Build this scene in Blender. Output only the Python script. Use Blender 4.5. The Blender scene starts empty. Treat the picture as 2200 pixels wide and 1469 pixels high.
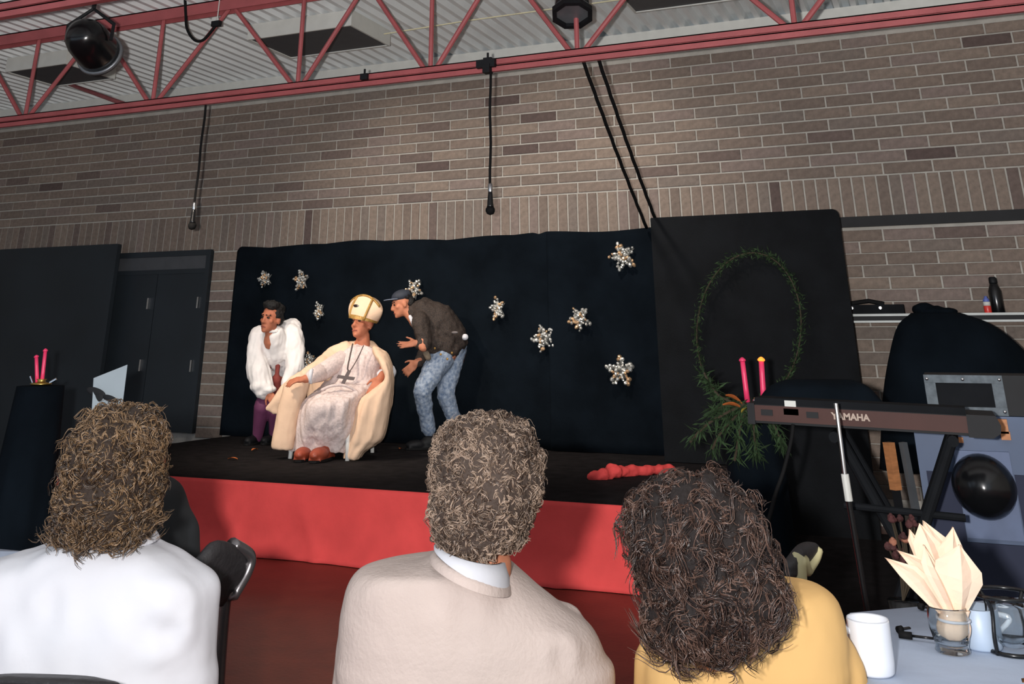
import bpy, math, random
import numpy as np
from mathutils import Vector, Matrix, noise as mnoise
random.seed(7); rng = np.random.default_rng(7)
scene = bpy.context.scene
COL = scene.collection
PI = math.pi

# ---------------------------------------------------------------- camera
IW, IH = 2200., 1469.
FPX, PCX, PCY = 2073., 1055., -109.            # focal length and principal point, pixels
PITCH = math.atan(844/2073.); YAW = math.radians(23.6)
CZ = 1.363
cam_d = bpy.data.cameras.new('camera'); cam = bpy.data.objects.new('camera', cam_d); COL.objects.link(cam)
cam_d.sensor_fit = 'HORIZONTAL'; cam_d.sensor_width = 36.; cam_d.lens = 36.*FPX/IW
cam_d.shift_x = (IW/2-PCX)/IW; cam_d.shift_y = (PCY-IH/2)/IW
cam_d.clip_start = .02; cam_d.clip_end = 200
cam.location = (0, 0, CZ); cam.rotation_euler = (PI/2+PITCH, 0, YAW)
scene.camera = cam

C0 = np.array([0, 0, CZ])
FW = np.array([-math.sin(YAW)*math.cos(PITCH), math.cos(YAW)*math.cos(PITCH), math.sin(PITCH)])
RT = np.array([math.cos(YAW), math.sin(YAW), 0.]); UP = np.cross(RT, FW)
HD = np.array([-math.sin(YAW), math.cos(YAW), 0.]); ZU = np.array([0, 0, 1.])
def ray(x, y): return FW + RT*(x-PCX)/FPX - UP*(y-PCY)/FPX
def A(x, y, d): r = ray(x, y); return C0 + r*(d/(r@HD))        # point at level distance d
def AY(x, y, Y): r = ray(x, y); return C0 + r*(Y/r[1])
def AZ(x, y, Z): r = ray(x, y); return C0 + r*((Z-CZ)/r[2])
def proj(p):
    d = np.asarray(p, float)-C0; z = d@FW
    return np.array([PCX+FPX*(d@RT)/z, PCY-FPX*(d@UP)/z])

# ---------------------------------------------------------------- world, lights, exposure
vs = scene.view_settings
vs.view_transform = 'Standard'; vs.look = 'None'; vs.exposure = 0.0; vs.gamma = 1.0; vs.use_curve_mapping = False
world = bpy.data.worlds.new('hall_air'); scene.world = world; world.use_nodes = True
world.node_tree.nodes['Background'].inputs[0].default_value = (.62, .75, .9, 1)
world.node_tree.nodes['Background'].inputs[1].default_value = .9

def lamp(name, kind, loc, energy, color, size=.05, target=None, spot=None, blend=.5, smooth=None):
    l = bpy.data.lights.new(name, kind); o = bpy.data.objects.new(name, l); COL.objects.link(o)
    o.location = loc; l.energy = energy; l.color = color
    if kind in ('POINT', 'SPOT'): l.shadow_soft_size = size
    if kind == 'AREA': l.size = size
    if spot: l.spot_size = math.radians(spot); l.spot_blend = blend
    if target is not None:
        o.rotation_euler = (Vector(target)-Vector(loc)).to_track_quat('-Z', 'Y').to_euler()
    if smooth:
        l.use_nodes = True; nt = l.node_tree
        em = [n for n in nt.nodes if n.type == 'EMISSION'][0]
        fo = nt.nodes.new('ShaderNodeLightFalloff'); fo.inputs['Strength'].default_value = 1.0; fo.inputs['Smooth'].default_value = smooth
        nt.links.new(fo.outputs['Quadratic'], em.inputs['Strength'])
    return o
flash_at = C0 - RT*.15 + ZU*.035
lamp('camera_flash', 'POINT', flash_at, 2750, (1, .97, .95), .03, smooth=60)
lamp('stage_wash', 'SPOT', (-5.3, 7.05, 4.0), 170, (1, .90, .80), .08, target=(-4.9, 9.2, 1.6), spot=105, blend=1.)  # no can hangs here: unseen lamp added to brighten the middle of the wall
lamp('stage_wash', 'SPOT', (-2.6, 7.05, 4.0), 190, (1, .90, .80), .08, target=(-3.1, 9.3, 1.8), spot=105, blend=1.)

cL = A(190, 88, 6.9)                                  # the visible spotlight at the top left
spot_aim = np.array([-4.95, 8.1, 1.05])-cL; spot_aim /= np.linalg.norm(spot_aim)
lamp('stage_spot', 'SPOT', cL+spot_aim*.3, 330, (1, .84, .68), .12, target=(-4.9, 8.1, 1.05), spot=62, blend=.9)

# ---------------------------------------------------------------- materials
def mat(name, col, rough=.8, metal=0., var=.12, scale=8., bump=0., bscale=60., spec=.5, sheen=0., trans=0., emit=None, alpha=1., col2=None, detail=3., distort=0., island=False, coat=0., stretch=None):
    m = bpy.data.materials.new(name); m.use_nodes = True
    nt = m.node_tree; b = nt.nodes['Principled BSDF']; L = nt.links
    b.inputs['Roughness'].default_value = rough; b.inputs['Metallic'].default_value = metal
    b.inputs['Specular IOR Level'].default_value = spec
    b.inputs['Sheen Weight'].default_value = sheen
    b.inputs['Transmission Weight'].default_value = trans
    b.inputs['Coat Weight'].default_value = coat
    if alpha < 1: b.inputs['Alpha'].default_value = alpha
    if emit: b.inputs['Emission Color'].default_value = (*emit[:3], 1); b.inputs['Emission Strength'].default_value = emit[3]
    tc = nt.nodes.new('ShaderNodeTexCoord'); src = tc.outputs['Object']
    if stretch:
        mp = nt.nodes.new('ShaderNodeMapping'); mp.inputs['Scale'].default_value = stretch
        L.new(src, mp.inputs['Vector']); src = mp.outputs['Vector']
    nz = nt.nodes.new('ShaderNodeTexNoise'); nz.inputs['Scale'].default_value = scale; nz.inputs['Detail'].default_value = detail; nz.inputs['Distortion'].default_value = distort
    L.new(src, nz.inputs['Vector'])
    rp = nt.nodes.new('ShaderNodeValToRGB')
    c = np.array(col[:3]); c2 = np.array(col2[:3]) if col2 else c*(1+var)
    c1 = c if col2 else c*(1-var)
    rp.color_ramp.elements[0].color = (*c1, 1); rp.color_ramp.elements[1].color = (*np.minimum(c2, 1), 1)
    rp.color_ramp.elements[0].position = .3; rp.color_ramp.elements[1].position = .7
    if island:
        ge = nt.nodes.new('ShaderNodeNewGeometry'); mx = nt.nodes.new('ShaderNodeMath'); mx.operation = 'ADD'
        ml = nt.nodes.new('ShaderNodeMath'); ml.operation = 'MULTIPLY_ADD'; ml.inputs[1].default_value = island; ml.inputs[2].default_value = -island/2
        L.new(ge.outputs['Random Per Island'], ml.inputs[0]); L.new(ml.outputs[0], mx.inputs[0]); L.new(nz.outputs['Fac'], mx.inputs[1])
        L.new(mx.outputs[0], rp.inputs['Fac'])
    else:
        L.new(nz.outputs['Fac'], rp.inputs['Fac'])
    L.new(rp.outputs['Color'], b.inputs['Base Color'])
    if bump:
        n2 = nt.nodes.new('ShaderNodeTexNoise'); n2.inputs['Scale'].default_value = bscale; n2.inputs['Detail'].default_value = 4
        bp = nt.nodes.new('ShaderNodeBump'); bp.inputs['Strength'].default_value = bump; bp.inputs['Distance'].default_value = .01
        L.new(src, n2.inputs['Vector']); L.new(n2.outputs['Fac'], bp.inputs['Height']); L.new(bp.outputs['Normal'], b.inputs['Normal'])
    return m
def rgb(r, g, b):                                   # sRGB 0-255 to linear
    return tuple((v/12.92 if v <= .04045 else ((v+.055)/1.055)**2.4) for v in (r/255, g/255, b/255))
M = {}
M['mortar'] = mat('mortar', rgb(172, 168, 160), .95, bump=.5, bscale=90)
BR = [(124, 110, 100), (130, 116, 105), (116, 103, 94), (126, 112, 105), (119, 108, 100), (106, 92, 86), (90, 76, 72)]
for i, c in enumerate(BR): M['brick%d' % i] = mat('brick_clay_%d' % i, rgb(*c), .9, var=.16, scale=26, bump=.6, bscale=120)
M['black_cloth'] = mat('black_cloth', rgb(13, 19, 25), .95, var=.3, scale=3, bump=.5, bscale=14, spec=.05)
M['black_panel'] = mat('black_panel_felt', rgb(15, 17, 20), .9, var=.25, scale=5, bump=.3, bscale=90, spec=.2)
M['carpet'] = mat('black_carpet', rgb(32, 29, 30), .95, var=.35, scale=9, bump=.8, bscale=200, spec=.1)
M['red_cloth'] = mat('red_skirt_cloth', rgb(222, 78, 76), .8, var=.1, scale=4, bump=.25, bscale=18, spec=.2)
M['floor'] = mat('floor_brown', rgb(98, 42, 30), .42, var=.25, scale=5, bump=.15, bscale=40)
M['deck'] = mat('white_steel_deck', rgb(232, 236, 236), .5, var=.06, scale=2)
M['white_paint'] = mat('white_paint', rgb(205, 206, 200), .6, var=.05)
M['red_steel'] = mat('red_oxide_steel', rgb(164, 84, 86), .6, var=.12, scale=5, bump=.2, bscale=60)
M['black'] = mat('black_paint', rgb(20, 21, 24), .6, var=.2, spec=.25)
M['black_matte'] = mat('black_matte', rgb(22, 24, 27), .8, var=.2, spec=.1)
M['black_gloss'] = mat('black_gloss', rgb(16, 17, 19), .22, var=.2)
M['rubber'] = mat('black_rubber', rgb(20, 20, 21), .8, spec=.15)
M['chrome'] = mat('chrome', rgb(200, 202, 205), .22, metal=1, var=.05)
M['grey_metal'] = mat('grey_metal', rgb(120, 124, 128), .4, metal=.6)
M['dark_lens'] = mat('dark_diffuser', rgb(70, 72, 76), .6, var=.1)
M['door_black'] = mat('door_dark', rgb(30, 37, 43), .6, var=.15, scale=2)
M['skin'] = mat('skin_warm', rgb(196, 128, 98), .6, var=.08, scale=20, spec=.3)
M['skin_dark'] = mat('skin_tan', rgb(184, 114, 86), .6, var=.1, scale=20, spec=.3)
M['white_shirt'] = mat('white_cotton', rgb(212, 213, 219), .9, var=.03, scale=6, bump=.25, bscale=12, spec=.2)
M['white_linen'] = mat('white_linen', rgb(238, 234, 232), .9, var=.03, scale=6, bump=.25, bscale=12, spec=.2)
M['cream'] = mat('cream_wool', rgb(226, 194, 166), .9, var=.06, scale=5, bump=.25, bscale=25, spec=.15)
M['gown'] = mat('white_brocade', rgb(212, 196, 192), .8, var=.14, scale=55, bump=.3, bscale=60, spec=.3)
M['gold'] = mat('gold_trim', rgb(166, 128, 66), .45, metal=.3, var=.25, scale=40, bump=.4, bscale=80)
M['eye'] = mat('dark_eye', rgb(30, 20, 18), .3)
M['brow'] = mat('dark_hair_black', rgb(13, 11, 11), .7, bump=.8, bscale=120)
M['lip'] = mat('lip', rgb(150, 78, 66), .5)

# ---------------------------------------------------------------- mesh helpers
class MB:
    def __init__(s): s.v = []; s.f = []; s.m = []
    def add(s, vs_, fs, mi=0):
        o = len(s.v); s.v += [tuple(map(float, p)) for p in vs_]
        for f in fs: s.f.append(tuple(i+o for i in f)); s.m.append(mi)
        return s
    def box(s, lo, hi, mi=0, R=None, at=None):
        x0, y0, z0 = lo; x1, y1, z1 = hi
        p = [(x0,y0,z0),(x1,y0,z0),(x1,y1,z0),(x0,y1,z0),(x0,y0,z1),(x1,y0,z1),(x1,y1,z1),(x0,y1,z1)]
        if R is not None: p = [np.asarray(R)@np.array(q) for q in p]
        if at is not None: p = [np.array(q)+np.array(at) for q in p]
        return s.add(p, [(0,3,2,1),(4,5,6,7),(0,1,5,4),(1,2,6,5),(2,3,7,6),(3,0,4,7)], mi)
    def tube(s, pts, r, n=8, mi=0, caps=True, flat=None):
        pts = [np.array(p, float) for p in pts]; k = len(pts)
        rs = [r]*k if np.isscalar(r) else list(r)
        ref = np.array([0, 0, 1.]); t0 = pts[1]-pts[0]
        if abs(t0[2]) > .9*np.linalg.norm(t0): ref = np.array([1., 0, 0])
        vs_ = []; prev = None
        for i in range(k):
            t = pts[min(i+1, k-1)]-pts[max(i-1, 0)]; t = t/(np.linalg.norm(t)+1e-9)
            a = (ref if prev is None else prev); a = a-t*(a@t); a = a/(np.linalg.norm(a)+1e-9); prev = a
            b = np.cross(t, a)
            for j in range(n):
                w = 2*PI*j/n; fa, fb = (1, 1) if flat is None else flat
                vs_.append(pts[i]+(a*math.cos(w)*fa+b*math.sin(w)*fb)*rs[i])
        fs = [(i*n+j, i*n+(j+1) % n, (i+1)*n+(j+1) % n, (i+1)*n+j) for i in range(k-1) for j in range(n)]
        if caps: fs += [tuple(range(n-1, -1, -1)), tuple(range((k-1)*n, k*n))]
        return s.add(vs_, fs, mi)
    def lathe(s, prof, n=24, mi=0, at=(0,0,0), R=None, caps=True):
        vs_ = []
        for r, z in prof:
            for j in range(n):
                w = 2*PI*j/n; q = np.array([r*math.cos(w), r*math.sin(w), z])
                if R is not None: q = np.asarray(R)@q
                vs_.append(q+np.array(at))
        k = len(prof)
        fs = [(i*n+j, i*n+(j+1) % n, (i+1)*n+(j+1) % n, (i+1)*n+j) for i in range(k-1) for j in range(n)]
        if caps: fs += [tuple(range(n-1, -1, -1)), tuple(range((k-1)*n, k*n))]
        return s.add(vs_, fs, mi)
    def loft(s, rings, mi=0, caps=True, closed=True):
        n = len(rings[0]); k = len(rings); vs_ = [p for r in rings for p in r]
        fs = [(i*n+j, i*n+(j+1) % n, (i+1)*n+(j+1) % n, (i+1)*n+j) for i in range(k-1) for j in range(n if closed else n-1)]
        if caps and closed: fs += [tuple(range(n-1, -1, -1)), tuple(range((k-1)*n, k*n))]
        return s.add(vs_, fs, mi)
    def ell(s, c, r, R=None, n=12, mi=0):
        prof = [(math.sin(PI*i/n), -math.cos(PI*i/n)) for i in range(n+1)]
        prof[0] = (1e-4, -1); prof[-1] = (1e-4, 1)
        vs_ = []; m = n+4
        for a, z in prof:
            for j in range(m):
                w = 2*PI*j/m; q = np.array([a*math.cos(w)*r[0], a*math.sin(w)*r[1], z*r[2]])
                if R is not None: q = np.asarray(R)@q
                vs_.append(q+np.array(c))
        fs = [(i*m+j, i*m+(j+1) % m, (i+1)*m+(j+1) % m, (i+1)*m+j) for i in range(n) for j in range(m)]
        fs += [tuple(range(m-1, -1, -1)), tuple(range(n*m, n*m+m))]
        return s.add(vs_, fs, mi)
    def cap(s, a, b, r1, r2=None, n=10, mi=0):           # tapered capsule
        r2 = r1 if r2 is None else r2
        a = np.array(a, float); b = np.array(b, float); t = b-a; l = np.linalg.norm(t)+1e-9; t = t/l
        P = [a-t*r1*.98, a-t*r1*.7, a, b, b+t*r2*.7, b+t*r2*.98]
        return s.tube(P, [r1*.2, r1*.71, r1, r2, r2*.71, r2*.2], n, mi)
    def mesh(s, name, mats, smooth=False):
        me = bpy.data.meshes.new(name); me.from_pydata(s.v, [], s.f)
        for m in (mats if isinstance(mats, (list, tuple)) else [mats]): me.materials.append(m)
        if len(me.materials) > 1: me.polygons.foreach_set('material_index', s.m)
        if smooth: me.polygons.foreach_set('use_smooth', [True]*len(me.polygons))
        me.update(); return me
    def build(s, name, mats, parent=None, smooth=False, **kw):
        return link(name, s.mesh(name, mats, smooth), parent, **kw)
def link(name, me, parent=None, label=None, cat=None, group=None, kind=None):
    o = bpy.data.objects.new(name, me); COL.objects.link(o)
    if parent is not None: o.parent = parent; o.matrix_parent_inverse = parent_inv(parent)
    if label: o['label'] = label
    if cat: o['category'] = cat
    if group: o['group'] = group
    if kind: o['kind'] = kind
    return o
def world_of(p): return (world_of(p.parent) @ p.matrix_parent_inverse @ p.matrix_basis) if p.parent else p.matrix_basis.copy()
def parent_inv(p): return world_of(p).inverted()
def thing(name, label, cat, loc=(0,0,0), rz=0., group=None):
    o = bpy.data.objects.new(name, None); COL.objects.link(o); o.location = loc; o.rotation_euler = (0, 0, rz)
    o['label'] = label; o['category'] = cat; o.empty_display_size = .1
    if group: o['group'] = group
    return o
def local(parent_obj, o):                             # child given in the parent's own frame
    o.parent = parent_obj; o.matrix_parent_inverse = Matrix(); return o
def copy_tree(o, parent=None):
    c = o.copy(); COL.objects.link(c); c.parent = parent
    for ch in o.children: copy_tree(ch, c)
    return c
WORK = bpy.data.scenes.new('workbench')                  # scratch scene for modifiers, removed at the end
def remesh(mb, voxel, smooth=4, noise_amp=0., noise_scale=8., flow=None):
    """closed overlapping shapes -> one continuous surface"""
    me = bpy.data.meshes.new('tmp'); me.from_pydata(mb.v, [], mb.f); me.update()
    o = bpy.data.objects.new('tmp', me); WORK.collection.objects.link(o)
    md = o.modifiers.new('r', 'REMESH'); md.mode = 'VOXEL'; md.voxel_size = voxel; md.use_smooth_shade = True
    if smooth:
        sm = o.modifiers.new('s', 'SMOOTH'); sm.iterations = smooth; sm.factor = .5
    WORK.view_layers[0].update(); dg = WORK.view_layers[0].depsgraph; ev = o.evaluated_get(dg)
    out = bpy.data.meshes.new_from_object(ev); bpy.data.objects.remove(o); bpy.data.meshes.remove(me)
    if noise_amp:
        n = len(out.vertices); co = np.zeros(n*3, np.float32); no = np.zeros(n*3, np.float32)
        out.vertices.foreach_get('co', co); out.vertices.foreach_get('normal', no); co = co.reshape(-1, 3); no = no.reshape(-1, 3)
        q = co*np.array(flow or (1, 1, 1))*noise_scale
        h = np.array([mnoise.fractal(Vector(p), .9, 2., 3) for p in q.tolist()], np.float32)
        out.vertices.foreach_set('co', (co+no*(noise_amp*h)[:, None]).ravel()); out.update()
    out.polygons.foreach_set('use_smooth', [True]*len(out.polygons))
    return out
def rbuild(mb, name, m, parent, voxel=.01, smooth=4, noise_amp=0., noise_scale=8., flow=None, **kw):
    me = remesh(mb, voxel, smooth, noise_amp, noise_scale, flow); me.name = name; me.materials.clear(); me.materials.append(m)
    return link(name, me, parent, **kw)
def crease(o, lines, depth=.012, width=.016):
    """press soft fold lines (pairs of points) into a cloth surface"""
    me = o.data; n = len(me.vertices); co = np.zeros(n*3, np.float32); no = np.zeros(n*3, np.float32)
    me.vertices.foreach_get('co', co); me.vertices.foreach_get('normal', no); co = co.reshape(-1, 3).astype(float); no = no.reshape(-1, 3)
    dsp = np.zeros(n)
    for p, q, k in lines:
        d = q-p; t = np.clip(((co-p)@d)/(d@d), 0, 1); r = np.linalg.norm(co-(p+t[:, None]*d), axis=1)
        u = r/width; dsp -= k*depth*np.sin(PI*np.clip(t*.96+.02, 0, 1))*np.exp(-u*u); dsp += k*.6*depth*np.sin(PI*t)*np.exp(-((u-1.9)/.9)**2)
    me.vertices.foreach_set('co', (co+no*dsp[:, None]).astype(np.float32).ravel()); me.update()
def catmull(P, k=6):
    P = [np.array(p, float) for p in P]; Q = [2*P[0]-P[1]]+P+[2*P[-1]-P[-2]]; out = []
    for i in range(1, len(Q)-2):
        for j in range(k):
            t = j/k; a, b, c, d = Q[i-1], Q[i], Q[i+1], Q[i+2]
            out.append(.5*((2*b)+(c-a)*t+(2*a-5*b+4*c-d)*t*t+(3*b-a-3*c+d)*t**3))
    out.append(P[-1]); return out
def sil(rows, d, n=40, k=5, ripple=None, power=2.2):
    """rows (py, x_left, x_right, depth_thickness[, depth_offset]) -> smooth elliptic rings at level distance d"""
    R = []
    rows = [tuple(r)+(0.,)*(5-len(r)) for r in rows]
    rr = catmull(rows, k)
    for i, (py, xl, xr, th, do) in enumerate(rr):
        a = A(xl, py, d+do); b = A(xr, py, d+do); c = (a+b)/2; hx = np.linalg.norm(b-a)/2; hy = max(th, .002)/2
        t = i/(len(rr)-1); ring = []
        for j in range(n):
            w = 2*PI*j/n; cx_, sy = math.cos(w), math.sin(w)
            ex = math.copysign(abs(cx_)**(2/power), cx_); ey = math.copysign(abs(sy)**(2/power), sy)
            rad = 1.
            if ripple: rad += ripple(w, t)
            ring.append(c+RT*hx*ex*(1+(rad-1)*.4)+HD*hy*ey*rad)
        R.append(ring)
    return R
def rotm(yaw=0, pitch=0, roll=0):
    return np.array((Matrix.Rotation(yaw, 3, 'Z') @ Matrix.Rotation(pitch, 3, 'X') @ Matrix.Rotation(roll, 3, 'Y')))
def frame(fwd, up=(0,0,1)):                            # columns: right, forward, up
    f = np.array(fwd, float); f /= np.linalg.norm(f); r = np.cross(f, np.array(up, float)); r /= np.linalg.norm(r); u = np.cross(r, f)
    return np.stack([r, f, u], 1)
# ================================================================ THE SETTING
YW = 9.4; ZS = .452; ZC = 4.33; YJ = 6.86
def unit(v): v = np.array(v, float); return v/np.linalg.norm(v)
# floor
MB().box((-14, -4, -.12), (5, YW+.3, 0)).build('floor', M['floor'], kind='structure')
# ceiling: trapezoid steel deck, ribs running to the back wall
mb = MB(); prof = []; x = -14.
while x < 5:
    prof += [(x, ZC), (x+.05, ZC), (x+.07, ZC+.06), (x+.13, ZC+.06)]; x += .15
top = [(px_, z_+.02) for px_, z_ in prof]
vs_ = [(a, -4, z) for a, z in prof]+[(a, YW+.3, z) for a, z in prof]; n = len(prof)
mb.add(vs_, [(i, i+1, n+i+1, n+i) for i in range(n-1)])
mb.add([(a, -4, z) for a, z in top]+[(a, YW+.3, z) for a, z in top], [(i, n+i, n+i+1, i+1) for i in range(n-1)])
mb.build('ceiling', M['deck'], kind='structure')
# back wall: mortar plane with bricks standing proud
wall = MB().box((-14, YW, -.1), (5, YW+.3, ZC-.12)).build('wall_back', M['mortar'], kind='structure')
MB().box((-14, YW-.03, ZC-.26), (5, YW+.28, ZC+.0)).build('trim_1', M['white_paint'], kind='structure', label='white plate along the top of the brick wall', )
MB().box((-14.3, -4, -.1), (-14, YW+.3, ZC+.1)).build('wall_left', M['mortar'], kind='structure')
MB().box((5, -4, -.1), (5.3, YW+.3, ZC+.1)).build('wall_right', M['mortar'], kind='structure')

def brick_mesh(w, h, name):
    mb = MB(); a, b, e, dp = w/2, h/2, .004, .012
    o = [(-a,0,-b),(a,0,-b),(a,0,b),(-a,0,b)]; i0 = [(-a,-dp+e,-b),(a,-dp+e,-b),(a,-dp+e,b),(-a,-dp+e,b)]
    i1 = [(-a+e,-dp,-b+e),(a-e,-dp,-b+e),(a-e,-dp,b-e),(-a+e,-dp,b-e)]
    mb.add(o+i0+i1, [(8,9,10,11)]+[(j, (j+1)%4, 4+(j+1)%4, 4+j) for j in range(4)]+[(4+j, 4+(j+1)%4, 8+(j+1)%4, 8+j) for j in range(4)])
    return mb, mb.mesh(name, M['brick0'])
HC = .107; LB = .41; JT = .015
ZT = 2.745                                            # top of soldier course
ZSB = 2.33                                           # bottom of soldier course
PIER = (-7.60, -7.24)
bricks = []                                           # (shape key, x, z, colour)
wcol = [24, 22, 20, 16, 14, 4, 2]
def bcol(): return random.choices(range(7), wcol)[0]
for r in range(12):
    z = ZT+HC*(r+.5); x = -13.2+(r % 2)*LB/2
    while x < 3.5: bricks.append(('s', x, z, bcol())); x += LB
x = -13.2
while x < 3.5: bricks.append(('v', x, (ZT+ZSB)/2, bcol())); x += .104
r = 0; z = 2.285-HC/2
while z > ZS-.3:
    x = -.98+(r % 2)*LB/2
    while x < 3: bricks.append(('s', x, z, bcol())); x += LB
    z -= HC*.93; r += 1
z = ZSB-HC/2; r = 0
while z > ZS:
    bricks.append(('p', (PIER[0]+PIER[1])/2, z, bcol())); z -= HC
    r += 1
shapes = {'s': brick_mesh(LB-JT, HC-JT, 'brick'), 'v': brick_mesh(.104-JT, ZT-ZSB-JT, 'brick'), 'p': brick_mesh(PIER[1]-PIER[0]-.01, HC-JT, 'brick')}
def shown(b):
    p = proj((b[1], YW, b[2])); return 20 < p[0] < 2190 and 0 < p[1] < 1400
def covered(b):
    p = proj((b[1], YW, b[2])); return 1440 < p[0] < 1790 and p[1] > 475
def size(b):
    q = 1/(np.linalg.norm(np.array([b[1], YW, b[2]])-C0))**2; return -q*(.8 if b[0] != 'v' else .7)
vis = sorted([b for b in bricks if shown(b) and not covered(b)], key=size); solo = set(map(id, vis[:296]))
rest = MB()
for b in bricks:
    if covered(b): continue
    if id(b) in solo:
        o = bpy.data.objects.new('brick', shapes[b[0]][1]); COL.objects.link(o); o.parent = wall; o.location = (b[1], YW, b[2])
        o.material_slots[0].link = 'OBJECT'; o.material_slots[0].material = M['brick%d' % b[3]]
    else:
        rest.add([(p[0]+b[1], p[1]+YW, p[2]+b[2]) for p in shapes[b[0]][0].v], shapes[b[0]][0].f, b[3])
rest.build('brickwork', [M['brick%d' % i] for i in range(7)], wall, kind='stuff')

# dark doors at the left of the stage
DX0, DX1, DZ = -9.2, -7.60, 2.355
dr = MB(); dr.box((DX0, YW-.06, ZS), (DX0+.06, YW+.01, DZ-.0605)).box((DX1-.06, YW-.06, ZS), (DX1, YW+.01, DZ-.0605)).box((DX0, YW-.06, DZ-.06), (DX1, YW+.01, DZ)).box((DX0+.061, YW-.05, 2.1), (DX1-.061, YW+.01, 2.15))
door = dr.build('door_1', M['door_black'], kind='structure', label='dark double door with transom panel beside the brick pier')
MB().box((DX0+.06, YW-.03, 2.15), (DX1-.06, YW, DZ-.06)).build('transom', M['dark_lens'], door)
for a, b in ((DX0+.06, -8.36), (-8.35, DX1-.06)):
    lf = MB().box((a, YW-.035, ZS), (b, YW, 2.1)).build('door_leaf', M['door_black'], door)
    hx = b-.08 if a < -8.5 else b-.06
    MB().box((hx, YW-.07, 1.72), (hx+.02, YW-.035, 1.84)).build('hinge', M['chrome'], lf)
    MB().box((hx, YW-.07, 1.06), (hx+.02, YW-.035, 1.18)).build('hinge', M['chrome'], lf)
# rail on the right part of the wall
MB().box((-.8, YW-.05, 2.305), (5, YW+.02, 2.392)).build('trim_2', M['black'], kind='structure')

# ---------------------------------------------------------------- stage
SX0, SX1, SY = -7.05, -1.33, 6.45
st = thing('stage_platform', 'low stage covered in black carpet in front of the brick wall', 'stage', (-4, 7.9, 0))
mb = MB().box((SX0+.02, SY+.03, 0), (SX1-.02, YW-.05, ZS-.03)); mb.build('platform', M['black'], st)
g = MB(); NX, NY = 90, 46
P = [[(SX0+(SX1-SX0)*i/NX, SY+(YW-.03-SY)*j/NY, ZS+.004*mnoise.noise(Vector((i*.31, j*.42, 3)))-(.012 if j == 0 else 0)) for i in range(NX+1)] for j in range(NY+1)]
g.add([p for r in P for p in r], [(j*(NX+1)+i, j*(NX+1)+i+1, (j+1)*(NX+1)+i+1, (j+1)*(NX+1)+i) for j in range(NY) for i in range(NX)])
g.add([(SX0, SY, ZS-.012), (SX1, SY, ZS-.012), (SX1, SY, ZS-.05), (SX0, SY, ZS-.05)], [(0, 3, 2, 1)])
g.add([(SX1, SY, ZS-.005), (SX1, YW-.03, ZS-.005), (SX1, YW-.03, 0), (SX1, SY, 0)], [(0, 3, 2, 1)])
g.build('carpet', M['carpet'], st, smooth=True)
def cloth(x0, x1, y, z0, z1, nx, nz, fold, th=.006, top=None):
    """hanging cloth sheet with two faces; fold(x, t) gives the forward swing at height fraction t"""
    mb = MB(); F = []; B = []
    for j in range(nz+1):
        t = j/nz
        for i in range(nx+1):
            x = x0+(x1-x0)*i/nx; zt = z1+(top(x) if top else 0)
            z = z0+(zt-z0)*t; dy = fold(x, t); F.append((x, y-dy, z)); B.append((x, y-dy+th, z))
    w = nx+1; n = len(F)
    mb.add(F+B, [(j*w+i, j*w+i+1, (j+1)*w+i+1, (j+1)*w+i) for j in range(nz) for i in range(nx)] +
           [(n+j*w+i, n+(j+1)*w+i, n+(j+1)*w+i+1, n+j*w+i+1) for j in range(nz) for i in range(nx)] +
           [(i, n+i, n+i+1, i+1) for i in range(nx)]+[(nz*w+i, nz*w+i+1, n+nz*w+i+1, n+nz*w+i) for i in range(nx)] +
           [(j*w, (j+1)*w, n+(j+1)*w, n+j*w) for j in range(nz)]+[(j*w+nx, n+j*w+nx, n+(j+1)*w+nx, (j+1)*w+nx) for j in range(nz)])
    return mb
def skirt_fold(x, t):
    a = (1-t)
    f = .012*math.sin(x*5.2+1.3*a)*a+.02*mnoise.noise(Vector((x*1.6+a*1.1, a*2.2, 0)))*(.4+a)
    for c, s in ((-4.95, 1), (-4.62, -1), (-4.3, 1), (-3.3, .6), (-2.2, -.7)):
        u = (x-c-a*.22*s)/.055; f += .02*a*math.exp(-u*u)
    return .012+f+.06*a**6
cloth(SX0-.01, SX1+.01, SY, .004, ZS-.004, 200, 16, skirt_fold).build('stage_skirt', M['red_cloth'], None, True, label='red cloth skirt hung along the front of the stage', cat='cloth')
# backdrop cloths
def topwave(x): return .012*math.sin(x*3.1)+.014*abs(math.sin(x*4.3+.6))-.02*max(0, 1-abs(x+3.52)/.06)
def bfold(x, t): return .02+.014*mnoise.noise(Vector((x*2.3, t*1.4, 5)))+.007*math.sin(x*9)
bx0, bx1 = AY(505, 531, 9.2)[0], AY(1186, 505, 9.2)[0]
zt = AY(800, 519, 9.2)[2]
cloth(bx0, bx1, 9.26, ZS+.005, zt, 140, 20, bfold, top=lambda x: topwave(x)-(.05*max(0, 1-(x-bx0)/.05)**2)).build('backdrop_curtain', M['black_cloth'], None, True, label='wide black backdrop cloth behind the three actors', cat='curtain')
cloth(bx1-.05, AY(1425, 490, 9.17)[0], 9.2, ZS+.005, AY(1300, 494, 9.17)[2], 60, 20, bfold, top=lambda x: .012*math.sin(x*5)).build('backdrop_curtain', M['black_cloth'], None, True, label='narrow black backdrop cloth next to the standing black panel', cat='curtain')
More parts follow.
